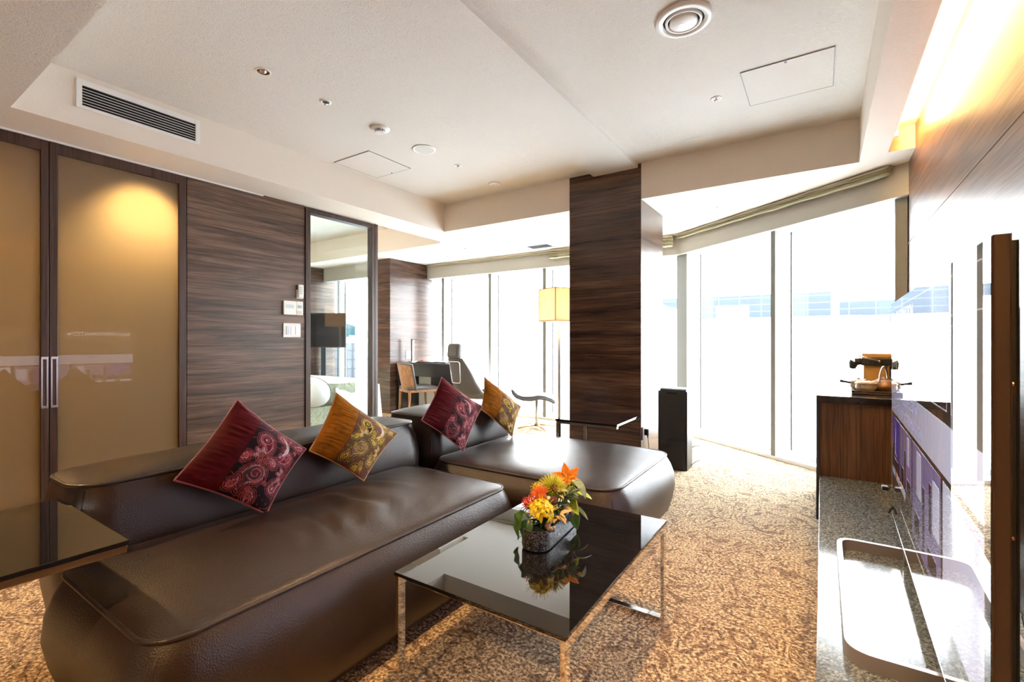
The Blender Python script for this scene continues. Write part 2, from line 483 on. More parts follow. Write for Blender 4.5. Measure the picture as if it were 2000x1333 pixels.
def sliding_door(name, ya, yb, sa, sb, handle_y, label):
    bm = B()
    box(bm, XL - 0.045, XL, ya, ya + sa, 0, ZS - 0.008, 0.002)
    box(bm, XL - 0.045, XL, yb - sb, yb, 0, ZS - 0.008, 0.002)
    box(bm, XL - 0.043, XL - 0.002, ya + sa, yb - sb, 2.378, ZS - 0.008, 0.001)
    box(bm, XL - 0.043, XL - 0.002, ya + sa, yb - sb, 0, 0.10, 0.001)
    d = struct(name, bm, M['frame']); d['label'] = label
    bm = B(); box(bm, XL - 0.03, XL - 0.018, ya + sa, yb - sb, 0.10, 2.378)
    obj('frosted_glass', bm, FR, d)
    # recessed pull handle
    z0, z1, w = 0.715, 1.048, 0.034
    bm = B()
    t_ = 0.0045
    box(bm, XL, XL + 0.006, handle_y - w / 2, handle_y + w / 2, z1 - 0.016, z1, 0.001)
    box(bm, XL, XL + 0.006, handle_y - w / 2, handle_y + w / 2, z0, z0 + 0.016, 0.001)
    box(bm, XL, XL + 0.006, handle_y - w / 2, handle_y - w / 2 + 0.008, z0 + 0.016, z1 - 0.016)
    box(bm, XL, XL + 0.006, handle_y + w / 2 - 0.008, handle_y + w / 2, z0 + 0.016, z1 - 0.016)
    h = obj('pull_handle', bm, M['satin'], d)
    bm = B(); box(bm, XL - 0.001, XL + 0.002, handle_y - w / 2 + 0.008, handle_y + w / 2 - 0.008, z0 + 0.016, z1 - 0.016)
    obj('handle_recess', bm, M['bezel'], h)
sliding_door('door_1', 0.03, 0.902, 0.04, 0.037, 0.882, 'frosted glass sliding door in walnut frame, nearer the camera')
sliding_door('door_2', 0.906, 1.694, 0.040, 0.05, 0.928, 'frosted glass sliding door in walnut frame beside the walnut wall')

# column between study and bedroom windows; feature column
bm = B(); box(bm, -6.04, -5.70, 5.16, 6.12, 0, ZC + 0.02, 0.003); struct('wall_study_column', bm, M['woodHf'])
bm = B()
for (z0, z1) in ((0, 0.910), (0.913, 1.898), (1.901, ZC - 0.002)):
    box(bm, -2.12, -1.39, 4.275, 4.985, z0, z1, 0.0015)
box(bm, -2.118, -1.392, 4.278, 4.98, 0, ZC - 0.003)
struct('wall_column', bm, M['woodHf'])

# ---- window headers, window frames, glass
bm = B(); box(bm, -5.90, -1.47, 6.0, 6.12, ZH, ZS); box(bm, -5.90, -1.47, 5.992, 6.0, ZH, ZH + 0.014)
struct('wall_header_left', bm, M['header'])
bm = B(); box(bm, 0, 2.56, 0, 0.12, ZH, ZS, M=rz(angw, (A.x, A.y, 0))); box(bm, 0, 2.56, -0.008, 0.0, ZH, ZH + 0.014, M=rz(angw, (A.x, A.y, 0)))
struct('wall_header_right', bm, M['header'])
bm = B(); box(bm, -5.90, -1.36, 6.12, 6.45, ZH + 0.004, ZS)
struct('ceiling_reveal_left', bm, M['winwhite'])
bm = B(); box(bm, -0.08, 2.7, 0.12, 0.45, ZH + 0.002, ZS, M=rz(angw, (A.x, A.y, 0)))
struct('ceiling_reveal_right', bm, M['winwhite'])

def facade(name, Mx, length, fins, y_glass, fin_w, sill=0.075, split=None):
    bm = B()
    box(bm, 0, length, y_glass - 0.06, y_glass + 0.12, 0, sill, 0.002, M=Mx)
    box(bm, 0, length, 0.05, y_glass - 0.06, 0, 0.035, 0.002, M=Mx)
    w = struct(name, bm, M['winwhite'])
    last = 0
    for (f0, f1) in fins:
        bm = B(); box(bm, f0, f1, 0.05, 0.09, sill if False else 0.03, ZH + 0.002, 0.002, M=Mx)
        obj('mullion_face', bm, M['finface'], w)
        bm = B(); box(bm, f0 + 0.004, f1 - 0.004, 0.09, y_glass + 0.02, 0.03, ZH + 0.002, 0.001, M=Mx)
        obj('mullion', bm, M['winwhite'], w)
        bm = B(); box(bm, f1 - 0.004, f1 + 0.006, y_glass - 0.012, y_glass - 0.002, sill, ZH, M=Mx)
        obj('gasket', bm, M['black'], w)
    edges = [0] + [0.5 * (a + b) for a, b in fins] + [length]
    for a, b in zip(edges, edges[1:]):
        if b - a < 0.1: continue
        bm = B(); box(bm, a + 0.002, b - 0.002, y_glass, y_glass + 0.01, sill, ZH + 0.004, M=Mx)
        obj('glass_pane', bm, M['pane'], w)
    return w
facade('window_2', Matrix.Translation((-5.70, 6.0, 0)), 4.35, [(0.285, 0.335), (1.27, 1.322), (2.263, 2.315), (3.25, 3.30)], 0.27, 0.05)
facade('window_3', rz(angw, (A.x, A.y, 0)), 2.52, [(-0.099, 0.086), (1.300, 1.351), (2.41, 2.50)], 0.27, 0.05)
# bedroom facade
bm = B(); box(bm, -8.6, -6.04, 5.26, 5.36, ZH, ZC); struct('wall_header_bedroom', bm, M['header'])
bm = B(); box(bm, -8.6, XL - 0.09, 4.75, 5.26, ZS, ZC); struct('ceiling_soffit_bedroom', bm, M['soffit'])
facade('window_4', Matrix.Translation((-7.55, 5.26, 0)), 1.51, [(0.33, 0.36)], 0.2, 0.03)
bm = B(); box(bm, -8.6, -7.55, 4.9, 5.5, 0, ZC); struct('wall_bedroom_far', bm, M['woodH'])
# outer slab edges so that the bay closes
bm = B(); box(bm, -6.1, -5.9, 6.1, 6.5, 0, ZC); struct('wall_end_left', bm, M['winwhite'])
bm = B(); box(bm, XR, XR + 0.15, 4.455, 4.95, 0, ZC); struct('wall_end_right', bm, M['winwhite'])

# access hatches: thin joint lines in the ceiling, as aluminium rims around a ceiling coloured panel
def hatch(name, x0, x1, y0, y1, label):
    t_ = 0.004
    bm = B(); box(bm, x0 + t_, x1 - t_, y0 + t_, y1 - t_, ZC - 0.004, ZC - 0.0005)
    o = obj(name, bm, M['ceiling']); tag(o, label, 'ceiling hatch')
    bm = B()
    for q in ((x0, x0 + t_, y0, y1), (x1 - t_, x1, y0, y1), (x0, x1, y0, y0 + t_), (x0, x1, y1 - t_, y1)):
        box(bm, *q, ZC - 0.005, ZC - 0.0008)
    obj('rim', bm, M['slotgrey'], o)
    bm = B(); lathe(bm, [(0, -0.002), (0.007, -0.002), (0.007, 0.0)], ((x0 + x1) / 2, y0 + 0.02 if x0 > -2 else y1 - 0.0 - 0.02, ZC - 0.0045), 12)
    obj('latch', bm, M['black'], o)
hatch('access_hatch', -0.418, 0.063, 3.169, 3.652, 'square ceiling access panel beside the round ceiling vent, right of the beam')
hatch('access_hatch', -3.73, -3.255, 2.71, 3.203, 'square ceiling access panel near the walnut partition, left of the beam')

# ================================================================ CEILING FITTINGS
def downlight(x, y, z, r, mat, label, cat='downlight', name='downlight', group=None, deep=True):
    t = thing(name, label, cat, (x, y, z), 0, group)
    bm = B(); lathe(bm, [(r * 0.80, 0.0), (r * 0.82, -0.004), (r, -0.003), (r, 0.0)], (0, 0, 0), 40)
    obj('trim_ring', bm, M['plastic'], t, world=False, smooth=True)
    bm = B(); lathe(bm, [(r * 0.80, -0.003), (r * 0.62, -0.001 + 0.0), (r * 0.45, -0.0005), (0, -0.0005)], (0, 0, 0), 40)
    obj('reflector', bm, mat, t, world=False, smooth=True)
    if deep:
        bm = B(); lathe(bm, [(r * 0.42, -0.001), (r * 0.36, -0.006), (r * 0.2, -0.009), (0, -0.010)], (0, 0, 0), 24)
        obj('lamp', bm, M['chrome'], t, world=False, smooth=True)
    return t
downlight(-2.837, 1.561, ZC, 0.044, M['copper'], 'copper-lined ceiling downlight, nearest and largest of the row left of the beam')
def sprinkler(x, y, label, mat='black'):
    t = thing('ceiling_sprinkler', label, 'sprinkler', (x, y, ZC))
    bm = B(); lathe(bm, [(0.036, 0), (0.036, -0.003), (0.026, -0.004), (0.022, -0.001)], (0, 0, 0), 32); obj('ring', bm, M['plastic'], t, world=False, smooth=True)
    bm = B(); lathe(bm, [(0.023, -0.0005), (0.0, -0.0005)], (0, 0, 0), 24); obj('cup', bm, M[mat], t, world=False)
    bm = B(); lathe(bm, [(0.0, -0.018), (0.013, -0.017), (0.013, -0.014), (0.004, -0.012), (0.004, -0.001)], (0, 0, 0), 16); obj('head', bm, M['chrome'], t, world=False, smooth=True)
sprinkler(-2.843, 1.997, 'small chrome ceiling sprinkler between the copper downlight and the smoke detector')
sprinkler(-2.836, 3.399, 'small ceiling sprinkler beyond the plain round speaker, left of the beam')
sprinkler(-0.596, 3.418, 'small copper-toned ceiling sprinkler between the round vent and the square hatch', 'brownref')
t = thing('smoke_detector', 'white ceiling smoke detector with slotted centre, left of the beam', 'smoke detector', (-2.849, 2.477, ZC))
bm = B(); lathe(bm, [(0.075, 0), (0.075, -0.004), (0.062, -0.012), (0.040, -0.014)], (0, 0, 0), 40); obj('base', bm, M['plastic'], t, world=False, smooth=True)
bm = B(); lathe(bm, [(0.034, -0.013), (0.034, -0.030), (0.0, -0.030)], (0, 0, 0), 32); obj('chamber', bm, M['blackmatte'], t, world=False, smooth=False)
bm = B()
for k in range(14):
    a = 2 * PI * k / 14
    box(bm, 0.033, 0.039, -0.004, 0.004, -0.030, -0.013, M=rz(a))
lathe(bm, [(0.040, -0.030), (0.036, -0.036), (0.0, -0.038)], (0, 0, 0), 32); lathe(bm, [(0.040, -0.030), (0, -0.030)], (0, 0, 0), 32)
obj('cage', bm, M['plastic'], t, world=False)
t = thing('ceiling_speaker', 'plain white round ceiling speaker between smoke detector and far sprinkler', 'ceiling speaker', (-2.839, 2.950, ZC))
bm = B(); lathe(bm, [(0.100, 0), (0.100, -0.004), (0.090, -0.007), (0.080, -0.004)], (0, 0, 0), 48); obj('rim', bm, M['plastic'], t, world=False, smooth=True)
bm = B(); lathe(bm, [(0.081, -0.004), (0.05, -0.005), (0.0, -0.005)], (0, 0, 0), 48); obj('grille', bm, plain('speaker_grille', (0.62, 0.63, 0.58), 0.7, noise_s=300, noise_amt=0.1), t, world=False, smooth=True)
t = thing('ceiling_detector', 'flat white ceiling detector farthest along the row, by the back soffit', 'detector', (-2.848, 4.00, ZC))
bm = B(); lathe(bm, [(0.062, 0), (0.062, -0.004), (0.052, -0.009), (0.0, -0.012)], (0, 0, 0), 40); obj('body', bm, M['plastic'], t, world=False, smooth=True)
bm = B()
for dx in (-0.02, 0.02): lathe(bm, [(0.010, -0.0105), (0.010, -0.013), (0.0, -0.013)], (dx, 0, 0), 16)
obj('sensor', bm, M['satin'], t, world=False)
t = thing('ceiling_vent', 'large round white ceiling vent with concentric rings', 'vent', (-0.588, 2.483, ZC))
bm = B(); lathe(bm, [(0.137, 0), (0.137, -0.010), (0.125, -0.016), (0.100, -0.014), (0.100, 0)], (0, 0, 0), 64); obj('outer_ring', bm, M['plastic'], t, world=False, smooth=True)
bm = B(); lathe(bm, [(0.101, -0.003), (0, -0.003)], (0, 0, 0), 48); obj('duct_shadow', bm, M['darkgap'], t, world=False)
bm = B(); lathe(bm, [(0.090, -0.008), (0.088, -0.018), (0.078, -0.018), (0.076, -0.008)], (0, 0, 0), 64); obj('middle_ring', bm, M['plastic'], t, world=False, smooth=True)
bm = B(); lathe(bm, [(0.066, -0.006), (0.068, -0.020), (0.060, -0.025), (0.0, -0.025)], (0, 0, 0), 64); obj('centre_disc', bm, M['plastic'], t, world=False, smooth=True)
bm = B(); box(bm, -0.017, 0.017, -0.0015, 0.0015, -0.0262, -0.0245, M=rz(0.4)); lathe(bm, [(0.003, -0.0262), (0, -0.0262)], (-0.006, 0.024, 0), 10); obj('marking', bm, M['satin'], t, world=False)
# slot diffuser over the study and small detector on its soffit
t = thing('ceiling_air_slot', 'small slotted air outlet in the bright soffit over the study', 'air outlet', (-3.32, 5.65, ZS))
bm = B()
for q in ((-0.27, 0.27, -0.11, -0.10), (-0.27, 0.27, 0.10, 0.11), (-0.27, -0.26, -0.1, 0.1), (0.26, 0.27, -0.1, 0.1)): box(bm, *q, -0.006, 0)
obj('frame', bm, M['satin'], t, world=False)
bm = B()
for k in range(5): box(bm, -0.10 , 0.22, -0.075 + 0.035 * k, -0.055 + 0.035 * k, -0.004, -0.0005)
obj('slot', bm, M['blackmatte'], t, world=False)
t = thing('soffit_sprinkler', 'tiny sprinkler in the bright window soffit right of the walnut column', 'sprinkler', (-0.852, 4.945, ZS))
bm = B(); lathe(bm, [(0.034, 0), (0.034, -0.004), (0, -0.005)], (0, 0, 0), 24); obj('plate', bm, M['header'], t, world=False)
bm = B(); lathe(bm, [(0.008, -0.004), (0.012, -0.016), (0, -0.018)], (0, 0, 0), 16); obj('head', bm, M['satin'], t, world=False)
t = thing('soffit_sprinkler', 'tiny sprinkler in the bright soffit above the study desk', 'sprinkler', (-4.83, 5.515, ZS))
bm = B(); lathe(bm, [(0.030, 0), (0.030, -0.004), (0, -0.005)], (0, 0, 0), 24); obj('plate', bm, M['header'], t, world=False)
bm = B(); lathe(bm, [(0.008, -0.004), (0.012, -0.016), (0, -0.018)], (0, 0, 0), 16); obj('head', bm, M['satin'], t, world=False)

# air conditioning grille on the soffit face
t = thing('air_grille', 'long white air conditioning grille with dark horizontal slats in the soffit', 'air grille', (-3.79, 1.276, 2.665))
X = -3.79
bm = B()
ya, yb, za, zb = 0.935, 1.616, 2.575, 2.752
box(bm, X, X + 0.012, ya, ya + 0.028, za, zb, 0.001); box(bm, X, X + 0.012, yb - 0.028, yb, za, zb, 0.001)
box(bm, X, X + 0.012, ya + 0.028, yb - 0.028, zb - 0.034, zb, 0.001); box(bm, X, X + 0.012, ya + 0.028, yb - 0.028, za, za + 0.020, 0.001)
obj('frame', bm, M['plastic'], t)
bm = B(); box(bm, X - 0.0, X + 0.002, ya + 0.028, yb - 0.028, za + 0.020, zb - 0.034); obj('duct_shadow', bm, M['darkgap'], t)
for k in range(6):
    bm = B(); z = za + 0.036 + 0.0175 * k
    box(bm, X + 0.004, X + 0.009, ya + 0.028, yb - 0.028, z - 0.0011, z + 0.0011); obj('slat', bm, M['plastic'], t)

# cove light: linear lamp on the lip of the right-hand cove
m_cove = emit('cove_lamp_glow', (1.0, 0.60, 0.20), 75.0)
t = thing('cove_light', 'warm linear light hidden in the cove above the walnut TV wall', 'cove light', (0.40, 1.5, 2.56))
bm = B(); box(bm, 0.388, 0.412, -2.9, 4.02, 2.535, 2.555); obj('rail', bm, M['white'], t)
for k in range(6):
    bm = B(); y_ = -2.85 + k * 1.145
    tube(bm, [(0.412, y_, 2.568), (0.412, y_ + 1.115, 2.568)], 0.010, 10); obj('tube', bm, m_cove, t)
bm = B(); box(bm, 0.392, 0.43, 4.04, 4.07, 2.52, 2.56, 0.003); tube(bm, [(0.41, 4.055, 2.56), (0.412, 4.08, 2.575), (0.415, 4.12, 2.565)], 0.003, 6); obj('connector', bm, M['satin'], t)

# ================================================================ SOFA
def puff_block(x0, x1, y0, y1, zt, crown, r, bulge, inset, wr=None, z0=0.0, edge_drop=0.0):
    """upholstered block: returns body mesh, top mesh, piping path. Outline = piping line."""
    out = rrect(x0, x1, y0, y1, r, 10)
    # densify
    pts = []
    n = len(out)
    for i in range(n):
        a = Vector((*out[i], 0)); b = Vector((*out[(i + 1) % n], 0)); L = (b - a).length
        k = max(1, int(L / 0.04))
        for j in range(k): pts.append(a.lerp(b, j / k))
    n = len(pts)
    nor = []
    for i in range(n):
        t_ = (pts[(i + 1) % n] - pts[i - 1]).normalized(); nor.append(Vector((t_.y, -t_.x, 0)))
    c = Vector(((x0 + x1) / 2, (y0 + y1) / 2, 0))
    def edge_z(p):                      # piping dips a little towards the corners
        u = abs(2 * (p.x - c.x) / (x1 - x0)); v = abs(2 * (p.y - c.y) / (y1 - y0))
        return zt - edge_drop * (min(u, 1) ** 4) * (min(v, 1) ** 4)
    bm = B(); rings = []
    prof = [(0.0, -inset), (0.03, -inset * 0.55), (0.10, -inset * 0.1), (0.22, bulge * 0.35), (0.40, bulge * 0.75), (0.58, bulge), (0.75, bulge * 0.9), (0.88, bulge * 0.55), (0.95, bulge * 0.25), (1.0, 0.0)]
    for (f, o_) in prof:
        ring = []
        for i in range(n):
            p = pts[i] + nor[i] * o_
            wob = 0.006 * noise.noise(Vector((p.x * 3, p.y * 3, f * 2))) if 0.05 < f < 0.97 else 0
            p = p + nor[i] * wob
            ring.append(bm.verts.new((p.x, p.y, z0 + f * (edge_z(pts[i]) - z0))))
        rings.append(ring)
    for a_, b_ in zip(rings, rings[1:]):
        for i in range(n): bm.faces.new((a_[i], a_[(i + 1) % n], b_[(i + 1) % n], b_[i]))
    bm.faces.new(rings[0][::-1])
    body = bm
    bm = B(); rings = []
    K = 36
    for k in range(K):
        f = 1 - k / K
        ring = []
        for i in range(n):
            p = c.lerp(pts[i], f)
            u = min(1, abs(2 * (p.x - c.x) / (x1 - x0))); v = min(1, abs(2 * (p.y - c.y) / (y1 - y0)))
            h = crown * ((1 - u ** 3.2) ** 0.6) * ((1 - v ** 4.5) ** 0.6)
            if wr: h += wr(p.x, p.y) * min(1, (1 - f) * 6)
            ring.append(bm.verts.new((p.x, p.y, edge_z(pts[i]) * (1 - (1 - f)) + zt * (1 - f) + h)))
        rings.append(ring)
    for a_, b_ in zip(rings, rings[1:]):
        for i in range(n): bm.faces.new((a_[i], a_[(i + 1) % n], b_[(i + 1) % n], b_[i]))
    cv = bm.verts.new((c.x, c.y, zt + crown + (wr(c.x, c.y) if wr else 0)))
    for i in range(n): bm.faces.new((rings[-1][i], rings[-1][(i + 1) % n], cv))
    top = bm
    pipe = [(p.x + q.x * 0.003, p.y + q.y * 0.003, edge_z(p) + 0.001) for p, q in zip(pts, nor)]
    return body, top, pipe

def upholstered(parent, part, args, corner_seams=()):
    body, top, pipe = puff_block(*args[0], **args[1])
    bo = obj(part, body, M['leather'], parent, smooth=True)
    obj('top_panel', top, M['leather'], bo, smooth=True)
    bm = B(); tube(bm, pipe, 0.0065, 8, closed=True); obj('piping', bm, M['leatherP'], bo, smooth=True)
    for (x, y) in corner_seams:
        x0, x1, y0, y1, zt = args[0][:5]; b = args[0][7]; ins = args[0][8]
        cx, cy = (x0 + x1) / 2, (y0 + y1) / 2
        sx = 1 if x > cx else -1; sy = 1 if y > cy else -1
        r = args[0][6]; k = r * 0.2929
        P_ = []
        for f, o_ in ((0.05, -ins * .5), (0.12, -ins * .08), (0.25, b * 0.4), (0.42, b * .77), (0.58, b * 1.0), (0.75, b * .9), (0.88, b * .55), (0.98, 0.0)):
            P_.append((x - sx * k + sx * (o_ * 0.707 + .001), y - sy * k + sy * (o_ * 0.707 + .001), f * zt))
        bm = B(); tube(bm, P_, 0.0028, 6); obj('corner_seam', bm, M['leatherP'], bo, smooth=True)
    return bo

def seat_wrinkles(x, y):
    # soft leather folds fanning over the far half of the seat
    w = 0
    t_ = (y - 1.05)
    if -0.25 < t_ < 0.85:
        env = math.sin(PI * (t_ + 0.25) / 1.10) ** 1.3
        ex = math.exp(-((x + 1.60) / 0.22) ** 2)
        ph = 52 * (t_ + 0.18 * (x + 1.65) ** 2 * 6) + 5 * noise.noise(Vector((x * 4, y * 3, 0)))
        w += 0.0085 * env * ex * math.sin(ph) * (0.6 + 0.8 * noise.noise(Vector((x * 3 + 9, y * 5, 1))))
    w += 0.006 * noise.noise(Vector((x * 2.5, y * 2.5, 4)))
    return w
def chaise_wr(x, y): return 0.005 * noise.noise(Vector((x * 2.2, y * 2.2, 14))) + 0.0012 * noise.noise(Vector((x * 9, y * 9, 3)))
def back_wr(x, y): return 0.006 * noise.noise(Vector((x * 4, y * 5, 24)))

sofa = thing('sofa', 'long dark brown leather low sofa section with wrinkled seat, nearest the camera', 'sofa', (-1.85, 1.25, 0))
upholstered(sofa, 'seat', [(-2.02, -1.305, 0.455, 1.955, 0.425, 0.040, 0.09, 0.055, 0.17), dict(wr=seat_wrinkles)], ((-1.305, 0.455), (-1.305, 1.955)))
upholstered(sofa, 'backrest', [(-2.44, -2.085, 0.515, 2.115, 0.650, 0.035, 0.11, 0.045, 0.10), dict(wr=back_wr)], ((-2.085, 0.515), (-2.085, 2.115)))
ch = thing('chaise_sofa', 'broad square brown leather chaise section of the sofa, at the far end', 'sofa', (-1.6, 2.65, 0))
upholstered(ch, 'seat', [(-1.985, -0.825, 2.135, 3.125, 0.425, 0.038, 0.12, 0.060, 0.17), dict(wr=chaise_wr)], ((-0.825, 2.135), (-0.825, 3.125)))
upholstered(ch, 'backrest', [(-2.50, -2.09, 2.235, 3.11, 0.655, 0.035, 0.08, 0.040, 0.10), dict(wr=back_wr)], ((-2.09, 2.235), (-2.09, 3.11)))

# ================================================================ CUSHIONS
def spiral(X, Y, cx, cy, r, turns, w, hand=1, a0=0.0):
    dx, dy = X - cx, Y - cy
    rr = np.hypot(dx, dy); th = (hand * np.arctan2(dy, dx) - a0) % (2 * PI)
    best = np.full(X.shape, 9.0)
    for k in range(int(turns) + 1):
        rho = r * (th + 2 * PI * k) / (2 * PI * turns)
        d = np.abs(rr - rho) + 9 * (rho > r)
        best = np.minimum(best, d)
    return best < w
def drop(X, Y, cx, cy, s, ang, bend=1.0, n=26):
    """signed distance-like field of a bent paisley drop (negative inside)"""
    best = np.full(X.shape, 9.0)
    for k in range(n):
        t_ = k / (n - 1)
        a = ang + bend * 1.5 * t_
        # path: start at centre, move along a curving direction
        px = cx + s * 2.1 * sum(math.cos(ang + bend * 1.5 * j / 12 * t_ * 1.3) for j in range(12)) / 12 * t_
        py = cy + s * 2.1 * sum(math.sin(ang + bend * 1.5 * j / 12 * t_ * 1.3) for j in range(12)) / 12 * t_
        rad = s * (1 - t_) ** 0.8 * 0.8 + 0.006
        best = np.minimum(best, np.hypot(X - px, Y - py) - rad)
    return best
def put(C, mask, col): C[mask] = col
def bands(C, d, specs):
    for lo, hi, col in specs: put(C, (d > lo) & (d <= hi), col)

RED = dict(velvet=(0.060, 0.001, 0.004), base=(0.008, 0.003, 0.006), a=(0.20, 0.005, 0.035), b=(0.34, 0.075, 0.085), c=(0.42, 0.38, 0.40), d=(0.060, 0.004, 0.016), e=(0.22, 0.035, 0.035), f=(0.035, 0.022, 0.030))
GOLD = dict(velvet=(0.25, 0.085, 0.003), base=(0.12, 0.05, 0.035), a=(0.42, 0.23, 0.012), b=(0.50, 0.34, 0.03), c=(0.62, 0.50, 0.44), d=(0.018, 0.009, 0.007), e=(0.085, 0.08, 0.012), f=(0.22, 0.13, 0.115))

def cushion_pattern(U, V, pal, seed):
    rs = np.random.RandomState(seed)
    C = np.zeros(U.shape + (3,)); C[:] = pal['base']
    X, Y = U, V
    # mottled ground
    g = np.sin(31 * X + 7 * np.sin(9 * Y + seed)) * np.sin(27 * Y + 6 * np.sin(11 * X))
    put(C, g > 0.72, pal['f'])
    vine = np.abs(np.sin(13 * X + 3.1 * np.sin(8 * Y + seed)) - 0.55 * np.sin(10 * Y + 2.2 * np.sin(9 * X))) < 0.05
    put(C, vine, pal['e'])
    drops = [(0.50, 0.30, 0.105, 0.4, 1.0), (0.60, 0.70, 0.135, 2.6, -1.0), (0.84, 0.34, 0.085, 1.4, 1.0), (0.88, 0.76, 0.08, -1.8, 1.0), (0.47, 0.90, 0.06, -0.6, -1.0), (0.93, 0.08, 0.06, 2.2, 1.0), (0.68, 0.10, 0.075, 0.2, -1.0), (0.72, 0.93, 0.07, 0.9, 1.0), (0.44, 0.58, 0.055, 2.0, 1.0), (0.74, 0.50, 0.06, 4.0, -1.0)]
    if seed % 2: drops = [(x, (y + 0.18) % 1.0, s, a + 0.7, -b) for x, y, s, a, b in drops]
    for i, (cx, cy, s, a, bn) in enumerate(drops):
        cx = cx + rs.uniform(-.02, .02); cy = cy + rs.uniform(-.02, .02)
        d = drop(X, Y, cx, cy, s, a, bn)
        bands(C, d, [(0.020, 0.028, pal['e']), (0.008, 0.018, pal['base']), (0.001, 0.007, pal['b']), (-0.012, -0.002, pal['d'])])
        put(C, d <= -0.012, pal['a'] if i % 2 == 0 else pal['d'])
        bands(C, d, [(-0.030, -0.020, pal['b'])])
        put(C, d <= -0.034, pal['d'] if i % 2 == 0 else pal['f'])
        # beaded edge
        an = np.arctan2(Y - cy, X - cx)
        put(C, (d > -0.0195) & (d < -0.0125) & (np.sin(an * 34) > 0), pal['c'])
        put(C, spiral(X, Y, cx, cy, s * 0.62, 2, 0.006, 1 if i % 2 else -1, a), pal['b'])
        put(C, np.hypot(X - cx, Y - cy) < s * 0.12, pal['c'] if i % 3 == 0 else pal['a'])
    # small scrolls
    for i in range(20):
        cx, cy = rs.uniform(0.42, 0.98), rs.uniform(0.03, 0.97); r = rs.uniform(0.025, 0.045)
        put(C, spiral(X, Y, cx, cy, r, 2, 0.0045, 1 if i % 2 else -1, i), pal['b'] if i % 2 else pal['e'])
    # fan flowers with white beads
    fl = [(0.56, 0.50, 0.10, 3.6), (0.93, 0.55, 0.095, 2.9)] if seed % 2 == 0 else [(0.90, 0.42, 0.085, 2.7), (0.86, 0.90, 0.10, -2.4)]
    for (cx, cy, r, a0) in fl:
        rr = np.hypot(X - cx, Y - cy); th = (np.arctan2(Y - cy, X - cx) - a0 + PI) % (2 * PI) - PI
        lob = r * (0.82 + 0.22 * np.cos(th * 7)) * (np.abs(th) < 1.5)
        put(C, (rr < lob + 0.014) & (np.abs(th) < 1.6), pal['b'])
        put(C, (rr < lob + 0.004) & (np.abs(th) < 1.5), pal['a'])
        dots = (np.sin(X * 260) * np.sin(Y * 260) > 0.02)
        put(C, (rr < lob - 0.006) & (rr > r * 0.36) & (np.abs(th) < 1.4) & dots, pal['c'])
        put(C, rr < r * 0.30, pal['e'])
    # white beaded crescent
    for (cx, cy, R_, a0, a1) in ([(0.63, 0.27, 0.17, -1.4, 0.9)] if seed % 2 == 0 else [(0.55, 0.42, 0.16, -1.9, 0.3)]):
        rr = np.hypot(X - cx, Y - cy); th = np.arctan2(Y - cy, X - cx)
        w = 0.022 * np.clip(1 - ((th - (a0 + a1) / 2) / ((a1 - a0) / 2)) ** 2, 0, 1)
        put(C, (np.abs(rr - R_) < w + 0.006) & (th > a0) & (th < a1), pal['a'])
        put(C, (np.abs(rr - R_) < w) & (th > a0) & (th < a1) & (rs.rand(*X.shape) > 0.2), pal['c'])
    # velvet strip
    edge = 0.345 + 0.05 * Y
    put(C, X < edge, pal['velvet'])
    put(C, np.abs(X - edge) < 0.004, tuple(k * 0.4 for k in pal['velvet']))
    return C

def fabric_mat(name, sheen_col):
    m, t, b = nt(name)
    at = N(t, 'ShaderNodeAttribute', attribute_name='pattern')
    tc = N(t, 'ShaderNodeTexCoord')
    no = N(t, 'ShaderNodeTexNoise', Scale=22.0, Detail=5.0, Distortion=1.0); t.links.new(tc.outputs['Object'], no.inputs['Vector'])
    r = ramp(t, [(0.3, (0.70, 0.70, 0.70)), (0.7, (1.25, 1.25, 1.25))]); t.links.new(no.outputs['Fac'], r.inputs['Fac'])
    ml = N(t, 'ShaderNodeMix', data_type='RGBA', blend_type='MULTIPLY'); ml.inputs['Factor'].default_value = 1
    t.links.new(at.outputs['Color'], ml.inputs['A']); t.links.new(r.outputs['Color'], ml.inputs['B'])
    t.links.new(ml.outputs['Result'], b.inputs['Base Color'])
    fz = N(t, 'ShaderNodeTexNoise', Scale=420.0, Detail=2.0); t.links.new(tc.outputs['Object'], fz.inputs['Vector'])
    bp = N(t, 'ShaderNodeBump', Strength=0.35, Distance=0.002); t.links.new(fz.outputs['Fac'], bp.inputs['Height']); t.links.new(bp.outputs['Normal'], b.inputs['Normal'])
    setb(b, rough=0.75, spec=0.12, sheen=0.5)
    b.inputs['Sheen Tint'].default_value = (*sheen_col, 1); b.inputs['Sheen Roughness'].default_value = 0.35
    return m
M['redfab'] = fabric_mat('crimson_velvet_paisley', (0.85, 0.03, 0.06))
M['goldfab'] = fabric_mat('gold_velvet_paisley', (1.0, 0.45, 0.05))
M['redpipe'] = plain('crimson_cord', (0.22, 0.01, 0.02), 0.6, noise_s=90, noise_amt=0.3, sheen=0.8)
M['goldpipe'] = plain('gold_cord', (0.38, 0.15, 0.02), 0.6, noise_s=90, noise_amt=0.3, sheen=0.8)

